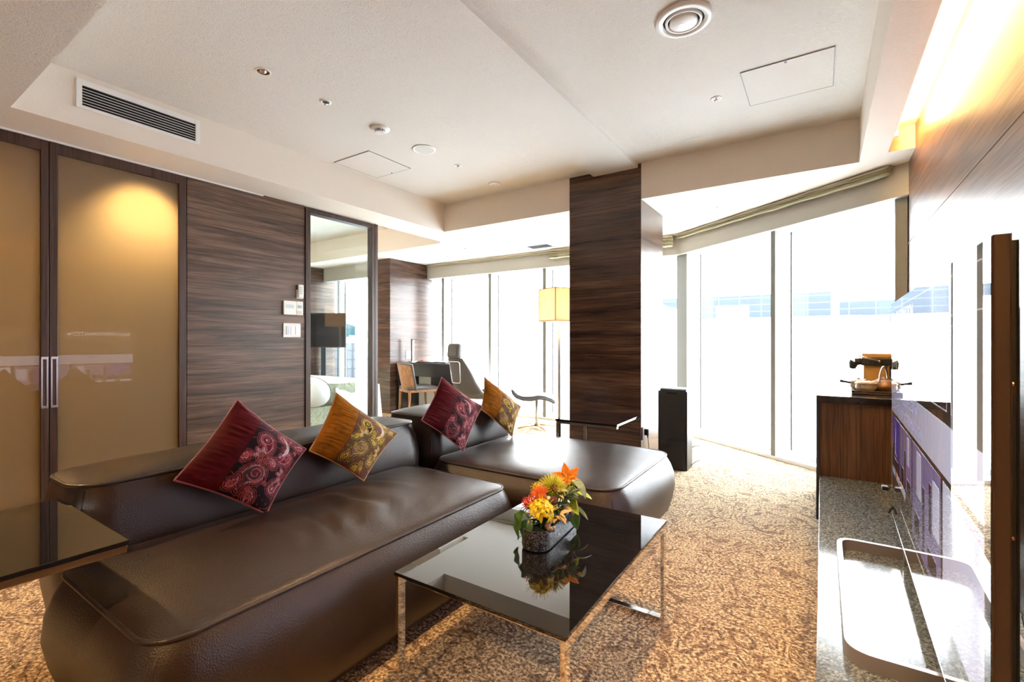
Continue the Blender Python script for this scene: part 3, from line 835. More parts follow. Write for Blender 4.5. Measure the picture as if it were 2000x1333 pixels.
def cushion(label, T, L, Bo, R, pal, mat, pipe, seed, thick=0.075):
    T, L, Bo, R = map(Vector, (T, L, Bo, R))
    nr = (L - T).cross(R - T).normalized()
    if nr.x < 0: nr = -nr
    cen = (T + L + Bo + R) / 4
    t = thing('throw_cushion', label, 'cushion', tuple(Bo), 0, 'paisley throw cushions along the sofa backs')
    n = 150
    us = np.linspace(0, 1, n + 1); U, V = np.meshgrid(us, us, indexing='ij')
    C = cushion_pattern(U, V, pal, seed)
    def pos(u, v, side):
        # pull the mid-edges in so the corners stay pointed
        k = 0.035
        uu = u + k * (0.5 - u) * 2 * math.sin(PI * v) ** 1.0 * (abs(2 * u - 1) ** 2)
        vv = v + k * (0.5 - v) * 2 * math.sin(PI * u) ** 1.0 * (abs(2 * v - 1) ** 2)
        p = T * (1 - uu) * (1 - vv) + L * (1 - uu) * vv + R * uu * (1 - vv) + Bo * uu * vv
        h = thick * (max(0, math.sin(PI * u) * math.sin(PI * v)) ** 0.62)
        if side < 0: h *= 0.35
        if u < 0.38:   # gathered folds in the velvet strip
            h += 0.0045 * math.sin(PI * min(1, u / 0.38)) * noise.noise(Vector((u * 5, v * 26, seed)))
        h += 0.007 * noise.noise(Vector((u * 4, v * 4, seed + 5))) * math.sin(PI * u) * math.sin(PI * v)
        return p + nr * (side * h)
    me = bpy.data.meshes.new('cushion_cover')
    vs = []; idx = {}
    cols = []
    for i in range(n + 1):
        for j in range(n + 1):
            idx[(i, j, 1)] = len(vs); vs.append(pos(i / n, j / n, 1)); cols.append(C[i, j])
    st = 3
    for i in range(0, n + 1, 1):
        for j in range(0, n + 1, 1):
            if i in (0, n) or j in (0, n): idx[(i, j, -1)] = idx[(i, j, 1)]
            elif i % st == 0 and j % st == 0:
                idx[(i, j, -1)] = len(vs); vs.append(pos(i / n, j / n, -1)); cols.append(pal['velvet'])
    F_ = []
    for i in range(n):
        for j in range(n): F_.append((idx[(i, j, 1)], idx[(i + 1, j, 1)], idx[(i + 1, j + 1, 1)], idx[(i, j + 1, 1)]))
    for i in range(0, n, st):
        for j in range(0, n, st):
            a, b_, c, d = (i, j), (i, j + st), (i + st, j + st), (i + st, j)
            loop = []
            for (p, q) in ((a, b_), (b_, c), (c, d), (d, a)):
                on = (p[0] == q[0] and p[0] in (0, n)) or (p[1] == q[1] and p[1] in (0, n))
                loop.append(idx[(*p, -1)])
                if on:
                    for s_ in range(1, st):
                        loop.append(idx[(p[0] + (q[0] - p[0]) * s_ // st, p[1] + (q[1] - p[1]) * s_ // st, -1)])
            F_.append(tuple(loop))
    me.from_pydata([tuple(v) for v in vs], [], F_)
    ca = me.color_attributes.new('pattern', 'FLOAT_COLOR', 'POINT')
    buf = np.ones((len(vs), 4), dtype=np.float32); buf[:, :3] = np.array(cols, dtype=np.float32)
    ca.data.foreach_set('color', buf.ravel())
    me.validate(); me.update()
    link('cover', me, mat, t, True, True)
    edge = [pos(i / 40, 0, 1) for i in range(40)] + [pos(1, i / 40, 1) for i in range(40)] + [pos(1 - i / 40, 1, 1) for i in range(40)] + [pos(0, 1 - i / 40, 1) for i in range(40)]
    bm = B(); tube(bm, edge, 0.0035, 6, closed=True); obj('edge_cord', bm, pipe, t, smooth=True)
    return t

cushion('crimson velvet and paisley cushion, nearest the camera, with a silver leaf motif', (-2.125, 1.055, 0.893), (-1.985, 0.762, 0.638), (-1.875, 1.044, 0.45), (-1.985, 1.290, 0.652), RED, M['redfab'], M['redpipe'], 4)
cushion('gold velvet and paisley cushion beside the nearest crimson one', (-2.125, 1.555, 0.878), (-2.00, 1.318, 0.636), (-1.890, 1.540, 0.458), (-1.995, 1.858, 0.629), GOLD, M['goldfab'], M['goldpipe'], 6)
cushion('crimson velvet and paisley cushion at the corner where chaise meets sofa', (-2.135, 2.385, 0.905), (-2.015, 2.070, 0.672), (-1.895, 2.322, 0.45), (-2.02, 2.685, 0.683), RED, M['redfab'], M['redpipe'], 5)
cushion('gold velvet and paisley cushion farthest from the camera, on the chaise', (-2.125, 2.850, 0.880), (-2.015, 2.665, 0.667), (-1.893, 2.880, 0.45), (-1.995, 3.160, 0.630), GOLD, M['goldfab'], M['goldpipe'], 7)

# ================================================================ TABLES
t = thing('coffee_table', 'low coffee table with glossy black glass top and chrome frame', 'coffee table', (-0.84, 1.52, 0))
tx0, tx1, ty0, ty1, tz = -1.150, -0.536, 1.058, 1.982, 0.407
bm = B(); box(bm, tx0, tx1, ty0, ty1, tz - 0.012, tz, 0.0015); obj('glass_top', bm, M['blackglass'], t)
bm = B()
zt_ = tz - 0.0125; w = 0.028
for y in (ty0 + 0.002, ty1 - 0.002 - w):
    pass
box(bm, tx0 + 0.003, tx0 + 0.003 + 0.014, ty0 + 0.003, ty1 - 0.003, zt_ - 0.030, zt_, 0.001)
box(bm, tx1 - 0.017, tx1 - 0.003, ty0 + 0.003, ty1 - 0.003, zt_ - 0.030, zt_, 0.001)
box(bm, tx0 + 0.017, tx1 - 0.017, ty0 + 0.02, ty0 + 0.034, zt_ - 0.016, zt_, 0.001)
box(bm, tx0 + 0.017, tx1 - 0.017, ty1 - 0.034, ty1 - 0.02, zt_ - 0.016, zt_, 0.001)
obj('frame_rail', bm, M['chrome'], t)
for (x, y) in ((tx0 + 0.003, ty0 + 0.003), (tx1 - 0.017, ty0 + 0.003), (tx0 + 0.003, ty1 - 0.033), (tx1 - 0.017, ty1 - 0.033)):
    bm = B(); box(bm, x, x + 0.014, y, y + 0.030, 0.0, zt_ - 0.030, 0.001); obj('leg', bm, M['chrome'], t)
for y in (ty0 + 0.003, ty1 - 0.033):
    bm = B(); box(bm, tx0 + 0.017, tx1 - 0.017, y, y + 0.030, 0.0, 0.014, 0.001); obj('floor_bar', bm, M['chrome'], t)

t = thing('side_table', 'black glass side table with chrome frame over the near end of the sofa', 'side table', (-1.84, 0.15, 0), 0, None)
sx0, sx1, sy0, sy1, sz = -2.145, -1.540, -0.13, 0.489, 0.62
bm = B(); box(bm, sx0, sx1, sy0, sy1, sz - 0.013, sz, 0.0015); obj('glass_top', bm, M['blackglass'], t)
bm = B()
for x in (sx0 + 0.004, sx1 - 0.034): box(bm, x, x + 0.03, sy0 + 0.004, sy1 - 0.004, sz - 0.032, sz - 0.0135, 0.001)
box(bm, sx0 + 0.034, sx1 - 0.034, sy1 - 0.018, sy1 - 0.004, sz - 0.032, sz - 0.0135, 0.001)
box(bm, sx0 + 0.034, sx1 - 0.034, sy0 + 0.004, sy0 + 0.018, sz - 0.032, sz - 0.0135, 0.001)
obj('frame_rail', bm, M['chrome'], t)
for x in (sx0 + 0.004, sx1 - 0.034):
    bm = B(); box(bm, x, x + 0.03, sy0 + 0.004, sy0 + 0.018, 0, sz - 0.032, 0.001); obj('leg', bm, M['chrome'], t)
bm = B()
box(bm, sx0 + 0.004, sx0 + 0.034, sy0 + 0.018, 0.452, 0, 0.014, 0.001)
box(bm, sx1 - 0.034, sx1 - 0.004, sy0 + 0.018, 0.452, 0, 0.014, 0.001)
box(bm, sx0 + 0.034, sx1 - 0.034, 0.438, 0.452, 0, 0.014, 0.001)
obj('floor_bar', bm, M['chrome'], t)

t = thing('side_table', 'small black glass side table in front of the walnut column, behind the chaise', 'side table', (-1.47, 3.5, 0))
sx0, sx1, sy0, sy1, sz = -1.72, -1.222, 3.225, 3.765, 0.55
bm = B(); box(bm, sx0, sx1, sy0, sy1, sz - 0.016, sz, 0.0015); obj('glass_top', bm, M['blackglass'], t)
bm = B()
for y in (sy0 + 0.004, sy1 - 0.034): box(bm, sx0 + 0.004, sx1 - 0.004, y, y + 0.03, sz - 0.034, sz - 0.0165, 0.001)
box(bm, sx0 + 0.004, sx0 + 0.018, sy0 + 0.034, sy1 - 0.034, sz - 0.034, sz - 0.0165, 0.001)
obj('frame_rail', bm, M['chrome'], t)
for y in (sy0 + 0.004, sy1 - 0.034):
    bm = B(); box(bm, sx0 + 0.004, sx0 + 0.030, y, y + 0.03, 0, sz - 0.034, 0.001); obj('leg', bm, M['chrome'], t)
    bm = B(); box(bm, sx0 + 0.030, sx1 - 0.05, y, y + 0.03, 0, 0.014, 0.001); obj('floor_bar', bm, M['chrome'], t)

# ================================================================ FLOWERS
def hammered():
    m, t, b = nt('hammered_silver')
    tc = N(t, 'ShaderNodeTexCoord'); vo = N(t, 'ShaderNodeTexVoronoi', Scale=95.0, feature='DISTANCE_TO_EDGE'); no = N(t, 'ShaderNodeTexNoise', Scale=50.0, Distortion=3.0)
    t.links.new(tc.outputs['Object'], no.inputs['Vector']); t.links.new(no.outputs['Color'], vo.inputs['Vector'])
    n2 = N(t, 'ShaderNodeTexNoise', Scale=130.0, Detail=3.0, Distortion=2.5); t.links.new(tc.outputs['Object'], n2.inputs['Vector'])
    rp = ramp(t, [(0.46, (0.010, 0.010, 0.012)), (0.56, (0.12, 0.115, 0.115)), (0.66, (0.50, 0.48, 0.47))]); t.links.new(n2.outputs['Fac'], rp.inputs['Fac'])
    t.links.new(rp.outputs['Color'], b.inputs['Base Color'])
    bp = N(t, 'ShaderNodeBump', Strength=1.0, Distance=0.004); t.links.new(n2.outputs['Fac'], bp.inputs['Height']); t.links.new(bp.outputs['Normal'], b.inputs['Normal'])
    setb(b, rough=0.28, metal=0.85)
    return m
pc = Vector((-0.868, 1.590, 0.407)); pa = math.radians(95)
MP = rz(pa, pc)
t = thing('planter', 'oblong hammered silver planter with rounded ends on the black coffee table', 'planter', tuple(pc))
LX, LY, PH = 0.178, 0.054, 0.074
bm = B()
def stadium(r, L, n=14):
    return [(L + r * math.cos(a), r * math.sin(a)) for a in [(-PI / 2) + PI * k / n for k in range(n + 1)]] + [(-L + r * math.cos(a), r * math.sin(a)) for a in [(PI / 2) + PI * k / n for k in range(n + 1)]]
Ls = LX - LY
loops = [(LY - 0.012, 0.0), (LY - 0.002, 0.004), (LY, 0.012), (LY, PH), (LY - 0.006, PH), (LY - 0.006, PH - 0.012)]
rg = []
for r_, z_ in loops: rg.append([bm.verts.new(MP @ Vector((x, y, z_ + 0.0005))) for x, y in stadium(r_, Ls)])
for a_, b_ in zip(rg, rg[1:]):
    for i in range(len(a_)): bm.faces.new((a_[i], a_[(i + 1) % len(a_)], b_[(i + 1) % len(a_)], b_[i]))
bm.faces.new(rg[0][::-1])
obj('vessel', bm, hammered(), t, auto=50)
bm = B(); f_ = [bm.verts.new(MP @ Vector((x, y, PH - 0.012))) for x, y in stadium(LY - 0.006, Ls)]; bm.faces.new(f_)
obj('floral_foam', bm, plain('floral_foam', (0.03, 0.05, 0.02), 0.9, noise_s=60, noise_amt=0.4), t)

def pcol(name, c, r=0.55, sss=0.0): 
    m = plain(name, c, r, noise_s=45, noise_amt=0.25, bump=0.3); return m
F = dict(leaf=pcol('leaf_green', (0.045, 0.12, 0.015), 0.35), leafd=pcol('leaf_dark_green', (0.02, 0.07, 0.015), 0.35), lime=pcol('leaf_lime', (0.36, 0.50, 0.03), 0.4),
         pale=pcol('leaf_cream', (0.62, 0.46, 0.20), 0.5), sage=pcol('leaf_sage', (0.20, 0.27, 0.15), 0.55), yellow=pcol('petal_yellow', (0.85, 0.62, 0.02), 0.5), lemon=pcol('petal_lemon', (0.62, 0.62, 0.04), 0.5),
         orange=pcol('petal_orange', (0.85, 0.25, 0.015), 0.45), red=pcol('petal_red', (0.55, 0.03, 0.03), 0.5), coral=pcol('petal_coral', (0.80, 0.16, 0.03), 0.5), thistle=pcol('thistle_brown', (0.16, 0.06, 0.035), 0.8), berry=pcol('berry_brown', (0.19, 0.13, 0.09), 0.5), berryg=pcol('berry_green', (0.33, 0.42, 0.06), 0.5))
def striped_leaf_mat():
    m, t, b = nt('striped_leaf')
    tc = N(t, 'ShaderNodeTexCoord'); mp = N(t, 'ShaderNodeMapping'); mp.inputs['Scale'].default_value = (40, 40, 110); t.links.new(tc.outputs['Object'], mp.inputs['Vector'])
    w = N(t, 'ShaderNodeTexWave', Scale=1.0, Distortion=2.0, bands_direction='Z'); t.links.new(mp.outputs['Vector'], w.inputs['Vector'])
    rp = ramp(t, [(0.45, (0.02, 0.08, 0.03)), (0.55, (0.50, 0.62, 0.42))]); t.links.new(w.outputs['Fac'], rp.inputs['Fac']); t.links.new(rp.outputs['Color'], b.inputs['Base Color'])
    setb(b, rough=0.35); return m
F['stripe'] = striped_leaf_mat()

def frame_from(base, d):
    d = Vector(d).normalized(); up = Vector((0, 0, 1))
    s = d.cross(up)
    if s.length < 1e-3: s = Vector((1, 0, 0))
    s.normalize(); n = s.cross(d).normalized()
    return Vector(base), d, s, n
def leaf(bm, base, d, L, Wd, curl=0.3, cup=0.15, roll=0.0, nu=10, nv=4, pointy=1.0, th=0.0008, ruffle=0.0, axis=None):
    o, d, s, n = frame_from(base, d)
    if axis is not None:               # petal: the blade faces along the flower's axis
        s = d.cross(Vector(axis)).normalized(); n = s.cross(d).normalized()
    if roll:
        R_ = Matrix.Rotation(roll, 3, d); s = R_ @ s; n = R_ @ n
    def f(u, v):
        wd = Wd * (math.sin(PI * min(1, u ** 0.75)) ** pointy) * 0.5 + 0.0004
        q = (v - 0.5) * 2
        a = curl * u
        p = o + d * (L * (math.sin(a) / curl if abs(curl) > 1e-3 else u)) - n * (L * (1 - math.cos(a)) / (curl if abs(curl) > 1e-3 else 1))
        return p + s * (q * wd) + n * (abs(q) * cup * wd + ruffle * math.sin(u * 16 + q * 2) * abs(q))
    grid(bm, f, nu, nv, th)
def fl(name, label, cat, base): return thing(name, label, cat, base)
def PP(a, b_, z): return MP @ Vector((a * 0.90, b_, z))   # position in planter frame: a along it (+ = far end)
def stem(par, p0, p1, r=0.0025, m='leaf'):
    bm = B(); p0 = Vector(p0); p1 = Vector(p1); mid = p0.lerp(p1, .5) + Vector((0, 0, 0.004)); tube(bm, [p0, mid, p1], r, 6); obj('stem', bm, F[m], par, smooth=True)

def foam(p): return MP @ Vector((max(-0.15, min(0.15, p[0] * 0.8)), max(-0.035, min(0.035, p[1] * 0.4)), 0.062))
def pincushion(a, b_, z, r, m1, m2, label, n=110, openness=1.0, d=(0, 0, 1)):
    c = PP(a, b_, z); t = fl('pincushion_flower', label, 'flower', tuple(foam((a, b_))))
    stem(t, foam((a, b_)), c)
    dd = Vector(d).normalized()
    bm = B(); rnd = random.Random(int(a * 1000) + n)
    for k in range(n):
        ph = k * 2.39996; zz = 1 - 1.15 * (k + .5) / n * openness; rr = math.sqrt(max(0, 1 - zz * zz))
        v = Vector((rr * math.cos(ph), rr * math.sin(ph), zz)); q = dd.to_track_quat('Z', 'Y') @ v
        tip = c + q * r * rnd.uniform(0.88, 1.08); mid = c + q * r * 0.55 + dd * r * 0.10
        tube(bm, [c + q * r * 0.1, mid, tip + dd * r * 0.12], [0.0016, 0.0013, 0.0009], 5)
    obj('styles', bm, F[m1], t, smooth=True)
    bm = B()
    for k in range(n // 2):
        ph = k * 2.39996 + 0.4; zz = 1 - 1.0 * (k + .5) / (n // 2); rr = math.sqrt(max(0, 1 - zz * zz))
        q = dd.to_track_quat('Z', 'Y') @ Vector((rr * math.cos(ph), rr * math.sin(ph), zz))
        bmesh.ops.create_icosphere(bm, subdivisions=1, radius=0.0026, matrix=Matrix.Translation(c + q * r * 0.62))
    bmesh.ops.create_icosphere(bm, subdivisions=2, radius=r * 0.5, matrix=Matrix.Translation(c))
    obj('flower_centre', bm, F[m2], t, smooth=True)
    return t
pincushion(0.030, 0.004, 0.165, 0.056, 'lemon', 'lime', 'large lime-yellow pincushion flower at the top of the arrangement', 150)
pincushion(-0.040, 0.022, 0.150, 0.042, 'coral', 'orange', 'orange-red pincushion flower left of the arrangement', 110, d=(-0.6, -0.3, 0.7))
pincushion(-0.075, 0.052, 0.125, 0.034, 'red', 'coral', 'deep red spidery pincushion flower at the left edge of the arrangement', 70, d=(-0.9, 0.1, 0.5))
# yellow lily cluster at the near end
def star_cluster(a, b_, z, r, mat, label, n=7, seed=1):
    c = PP(a, b_, z); t = fl('lily_cluster', label, 'flower', tuple(foam((a, b_))))
    stem(t, foam((a, b_)), c)
    rnd = random.Random(seed); bm = B()
    for k in range(n):
        ph = k * 2.4; zz = rnd.uniform(-0.25, 0.9); rr = math.sqrt(1 - zz * zz); q = Vector((rr * math.cos(ph), rr * math.sin(ph), zz))
        cc = c + q * r * 0.55
        for j in range(6):
            an = j * PI / 3 + rnd.uniform(-.2, .2); e1 = q.orthogonal().normalized(); e2 = q.cross(e1)
            leaf(bm, cc, q * 0.6 + e1 * math.cos(an) + e2 * math.sin(an), r * 0.62, r * 0.26, 0.9, 0.3, nu=6, nv=3, axis=q)
    o = obj('petals', bm, F[mat], t, smooth=True)
    bm = B()
    for k in range(n * 3):
        q = Vector((rnd.uniform(-1, 1), rnd.uniform(-1, 1), rnd.uniform(-0.2, 1))).normalized(); tube(bm, [c, c + q * r * 1.15], 0.0008, 4)
    obj('stamens', bm, F['yellow'], t)
star_cluster(-0.120, -0.010, 0.122, 0.058, 'yellow', 'bright yellow lily cluster at the near end of the arrangement', 11, 3)
star_cluster(0.000, 0.050, 0.175, 0.030, 'lemon', 'small pale yellow blossom behind the orange pincushion flower', 5, 8)
# orange lily
def lily(a, b_, z, r, d, label):
    c = PP(a, b_, z); t = fl('orange_lily', label, 'flower', tuple(foam((a, b_)))); stem(t, foam((a, b_)), c)
    _, dd, s, n = frame_from(c, d)
    for j in range(6):
        an = j * PI / 3 + 0.3
        bm = B(); leaf(bm, c, dd * 0.45 + s * math.cos(an) + n * math.sin(an), r, r * 0.52, 0.35, 0.25, nu=10, nv=4, axis=dd); obj('petal', bm, F['orange'], t, smooth=True)
    bm = B()
    for j in range(5):
        an = j * 1.26; tube(bm, [c, c + (dd + (s * math.cos(an) + n * math.sin(an)) * 0.25) * r * 0.6], 0.0012, 5)
    obj('stamens', bm, F['yellow'], t)
lily(0.130, -0.022, 0.188, 0.066, (0.40, -0.80, 0.40), 'orange lily standing highest at the far end of the arrangement')
# big dark leaf hanging over the near left end
def big_leaf(name, mat, label, a, b_, z, d, L, Wd, curl, roll=0, cup=.15, ruffle=0.0, pointy=0.8):
    c = PP(a, b_, z); t = fl(name, label, 'leaf', tuple(foam((a, b_)))); stem(t, foam((a, b_)), c)
    bm = B(); leaf(bm, c, d, L, Wd, curl, cup, roll, 16, 8, pointy, 0.001, ruffle); obj('blade', bm, F[mat], t, smooth=True)
    return t
big_leaf('broad_leaf', 'leaf', 'broad glossy dark green leaf drooping over the near left end of the planter', -0.125, 0.055, 0.115, (-0.30, -0.30, -0.70), 0.105, 0.100, 0.6, 0.0, 0.22, 0.004, 0.55)
big_leaf('broad_leaf', 'leafd', 'smaller dark green leaf under the bright yellow lilies', -0.160, 0.020, 0.105, (-0.05, -0.5, -0.6), 0.080, 0.06, 0.7, 0.1)
big_leaf('striped_leaf', 'stripe', 'green and cream striped leaf curling down from the orange lily', 0.130, -0.040, 0.185, (0.55, -0.35, 0.25), 0.115, 0.034, 2.0, 0.2)
big_leaf('lime_leaf', 'lime', 'lime green leaf curling out at the right side of the planter', 0.080, -0.050, 0.105, (0.55, -0.55, 0.05), 0.070, 0.045, 1.0, 0.5, 0.8)
big_leaf('broad_leaf', 'leaf', 'green leaf hanging down to the table right of the planter', 0.100, -0.052, 0.085, (0.40, -0.30, -0.75), 0.085, 0.042, 0.4, 0.4)
big_leaf('sage_leaf', 'sage', 'narrow grey-green leaf pointing down at the far right of the planter', 0.115, -0.060, 0.090, (0.9, -0.2, -0.3), 0.075, 0.016, 0.7, 0.3)
big_leaf('lime_leaf', 'lime', 'small pale green leaf spreading below the striped leaf', 0.155, -0.050, 0.130, (0.9, 0.1, 0.1), 0.07, 0.03, 0.8, 0.2)
# filler sprays
def spray(name, mat, label, a, b_, z, n, L, Wd, seed, spread=0.8, cat='foliage', dirz=0.5):
    c = PP(a, b_, z); t = fl(name, label, cat, tuple(foam((a, b_)))); stem(t, foam((a, b_)), c)
    rnd = random.Random(seed); bm = B()
    for k in range(n):
        an = 2.4 * k; d = Vector((math.cos(an) * spread, math.sin(an) * spread, dirz + rnd.uniform(-.4, .5)))
        leaf(bm, c + Vector((rnd.uniform(-.012, .012), rnd.uniform(-.012, .012), rnd.uniform(-.015, .008))), d, L * rnd.uniform(.75, 1.15), Wd, rnd.uniform(.2, .9), 0.3, rnd.uniform(-.5, .5), 7, 3)
    obj('leaves', bm, F[mat], t, smooth=True)
spray('sage_sprig', 'sage', 'grey-green leafy sprig in the right half of the arrangement', 0.060, -0.045, 0.140, 24, 0.052, 0.017, 11)
spray('sage_sprig', 'sage', 'grey-green leafy sprig beside the large lime pincushion flower', 0.100, -0.030, 0.155, 22, 0.052, 0.017, 12)
spray('cream_leaf_sprig', 'pale', 'cream coloured leaves hanging over the front rim of the planter', -0.045, -0.045, 0.095, 9, 0.046, 0.018, 13, 0.9, dirz=-0.1)
spray('cream_leaf_sprig', 'pale', 'cream coloured leaves standing between the two thistles', 0.005, -0.030, 0.165, 7, 0.040, 0.015, 14, 0.6)
spray('cream_leaf_sprig', 'pale', 'cream coloured leaves over the rim at the middle right of the planter', 0.055, -0.055, 0.105, 7, 0.042, 0.020, 15, 0.9, dirz=-0.05)
spray('green_foliage', 'leaf', 'dense dark green foliage filling the middle of the planter', 0.0, 0.0, 0.10, 34, 0.06, 0.02, 16, 1.0)
spray('green_foliage', 'lime', 'yellow-green foliage filling the far end of the planter', 0.105, -0.015, 0.135, 34, 0.058, 0.02, 17, 1.0)
spray('green_foliage', 'leafd', 'deep green foliage filling the near end of the planter', -0.11, 0.0, 0.085, 26, 0.055, 0.022, 18, 1.0)
def thistle(a, b_, z, r, label):
    c = PP(a, b_, z); t = fl('thistle', label, 'flower', tuple(foam((a, b_)))); stem(t, foam((a, b_)), c)
    bm = B(); bmesh.ops.create_icosphere(bm, subdivisions=2, radius=r * 0.8, matrix=Matrix.Translation(c))
    for k in range(90):
        ph = k * 2.4; zz = 1 - 2 * (k + .5) / 90; rr = math.sqrt(1 - zz * zz); q = Vector((rr * math.cos(ph), rr * math.sin(ph), zz)); tube(bm, [c + q * r * .7, c + q * r * 1.15], [0.0012, 0.0003], 4)
    obj('head', bm, F['thistle'], t)
thistle(-0.045, -0.030, 0.150, 0.017, 'round brown thistle head next to the yellow lilies')
thistle(0.012, -0.006, 0.178, 0.018, 'round brown thistle head next to the orange-red pincushion flower')
for (a, b_, z, lab, m_, n_, sd) in ((-0.135, -0.050, 0.080, 'cluster of brown berries over the near rim of the planter', 'berry', 5, 1), (0.015, -0.056, 0.098, 'brown berries over the middle of the planter rim', 'berry', 3, 2), (0.025, -0.035, 0.150, 'cluster of small green berries in the centre of the arrangement', 'berryg', 16, 3), (0.105, -0.045, 0.165, 'cluster of pale green buds under the orange lily', 'berryg', 14, 4)):
    c = PP(a, b_, z); t = fl('berry_cluster', lab, 'berries', tuple(foam((a, b_)))); stem(t, foam((a, b_)), c); rnd = random.Random(sd); bm = B()
    rr = 0.011 if m_ == 'berry' else 0.005
    for k in range(n_):
        q = Vector((rnd.uniform(-1, 1), rnd.uniform(-1, 1), rnd.uniform(-.6, .8))) * (0.018 if m_ == 'berry' else 0.018)
        bmesh.ops.create_icosphere(bm, subdivisions=2, radius=rr, matrix=Matrix.Translation(c + q))
    obj('berries', bm, F[m_], t, smooth=True)

# ================================================================ TV WALL
pT, qT = Vector((0.273, 2.82, 0)), Vector((0.232, 1.08, 0))
tl = (qT - pT).length; ta = math.atan2((qT - pT).y, (qT - pT).x)
MT = rz(ta, pT)                       # local x runs along the screen from far to near end; local +y... points to the wall (checked below)
back = 1 if (MT.to_3x3() @ Vector((0, 1, 0))).x > 0 else -1
ZB, ZT = 0.355, 1.323
def tbox(bm, a0, a1, d0, d1, z0, z1, bev=0.0):
    y0, y1 = sorted((d0 * back, d1 * back)); return box(bm, a0, a1, y0, y1, z0, z1, bev, M=MT)
tv = thing('television', 'large flat television with glossy screen on a looped metal stand, along the right wall', 'television', (0.30, 1.95, 0.29))
bm = B(); tbox(bm, 0.0, tl, 0.004, 0.023, ZB, ZT, 0.002); obj('housing', bm, M['bezel'], tv)
bm = B(); tbox(bm, 0.03, tl - 0.004, 0.0232, 0.031, ZB + 0.01, ZT - 0.012, 0.003); tbox(bm, 0.3, tl - 0.10, 0.031, 0.050, ZB + 0.03, ZT - 0.12, 0.006); obj('back_cover', bm, M['blackmatte'], tv)
for z in (0.56, 0.83, 1.08):
    bm = B(); lathe(bm, [(0.0, 0.004), (0.003, 0.003), (0.0035, 0)], (0, 0, 0), 12)
    for v in bm.verts: v.co = MT @ Vector((tl - 0.006, 0.027 * back, z)) + Vector((v.co.x, -v.co.z, v.co.y))
    obj('screw', bm, M['copper'], tv)
bm = B(); tbox(bm, 0.0, tl, 0.0, 0.004, ZB, ZT)
m, tt, b = nt('tv_screen_glass'); setb(b, (0.004, 0.004, 0.005), 0.008, spec=1.0, coat=1.0, coatr=0.0)
b.inputs['Coat IOR'].default_value = 1.7; b.inputs['IOR'].default_value = 1.6
screen = obj('screen', bm, m, tv)

# picture shown on the screen
def em(name, c, s=1.0):
    m_ = bpy.data.materials.new(name); m_.use_nodes = True; t_ = m_.node_tree; b_ = t_.nodes['Principled BSDF']
    setb(b_, (0.004, 0.004, 0.004), 0.01, spec=1.0, emis=c, estr=s * 0.16, coat=1.0, coatr=0.0); b_.inputs['Coat IOR'].default_value = 1.7
    # a liquid crystal panel dims when seen from the side
    lw = t_.nodes.new('ShaderNodeLayerWeight'); lw.inputs['Blend'].default_value = 0.5
    iv = N(t_, 'ShaderNodeMath', operation='SUBTRACT'); iv.inputs[0].default_value = 1.0; t_.links.new(lw.outputs['Facing'], iv.inputs[1])
    ms = N(t_, 'ShaderNodeMath', operation='MULTIPLY'); ms.inputs[1].default_value = s * 1.5; pw = N(t_, 'ShaderNodeMath', operation='POWER'); pw.inputs[1].default_value = 0.75; t_.links.new(iv.outputs[0], pw.inputs[0]); t_.links.new(pw.outputs[0], ms.inputs[0]); t_.links.new(ms.outputs[0], b_.inputs['Emission Strength'])
    return m_
EM = dict(white=em('screen_lavender_white', (0.64, 0.61, 0.74), 1.0), dim=em('screen_grey', (0.34, 0.32, 0.40), 1.0), title=em('screen_title', (0.95, 0.92, 1.0), 1.3), yel=em('screen_yellow', (0.75, 0.70, 0.15), 1.0), line=em('screen_line', (0.50, 0.42, 0.38), 1.0),
          blue=em('screen_blue', (0.10, 0.06, 0.42), 1.0), violet=em('screen_violet', (0.24, 0.19, 0.36), 1.0), dark=em('screen_dark', (0.03, 0.012, 0.02), 1.0), bg=em('screen_brown', (0.05, 0.03, 0.02), 1.0), pink=em('screen_pink', (0.60, 0.12, 0.25), 1.0), ink=em('screen_ink', (0.12, 0.10, 0.30), 1.0), orange=em('screen_orange', (0.8, 0.2, 0.08), 1.0))
def srect(bm, a0, a1, z0, z1, lift=0.0006):
    tbox(bm, a0, a1, -lift * 0.15 - 0.00004, -lift * 0.15, z0, z1)
def rectobj(name, a0, a1, z0, z1, m_, lift=0.0006):
    bm = B(); srect(bm, a0, a1, z0, z1, lift); return obj(name, bm, EM[m_], screen)
def outline(bm, a0, a1, z0, z1, w=0.004, lift=0.0012):
    srect(bm, a0, a1, z1 - w, z1, lift); srect(bm, a0, a1, z0, z0 + w, lift); srect(bm, a0, a0 + w, z0, z1, lift); srect(bm, a1 - w, a1, z0, z1, lift)
rectobj('picture_background', 0.012, tl - 0.012, ZB + 0.015, ZT - 0.012, 'bg', 0.0003)
bm = B(); outline(bm, 0.02, 1.70, 0.47, 1.295, 0.003, 0.0010)
srect(bm, 0.02, 1.70, 1.205, 1.208, 0.001)
obj('menu_lines', bm, EM['line'], screen)
bm = B(); outline(bm, 0.06, 0.235, 0.985, 1.185, 0.005)
obj('highlight_box', bm, EM['yel'], screen)
for k in range(1, 6):
    bm = B(); outline(bm, 0.06 + 0.27 * k, 0.06 + 0.27 * k + 0.22, 0.985, 1.185, 0.003); obj('menu_box', bm, EM['dim'], screen)
for (a0, a1) in ((0.105, 0.19), (0.38, 0.50), (0.66, 0.76), (0.93, 1.03)):
    bm = B(); outline(bm, a0, a1, 1.09, 1.152, 0.004); obj('menu_icon', bm, EM['dim'], screen)
rectobj('icon_foot', 0.13, 0.165, 1.076, 1.084, 'dim', 0.0012)
rectobj('banner', 0.025, 1.70, 0.83, 0.955, 'white')
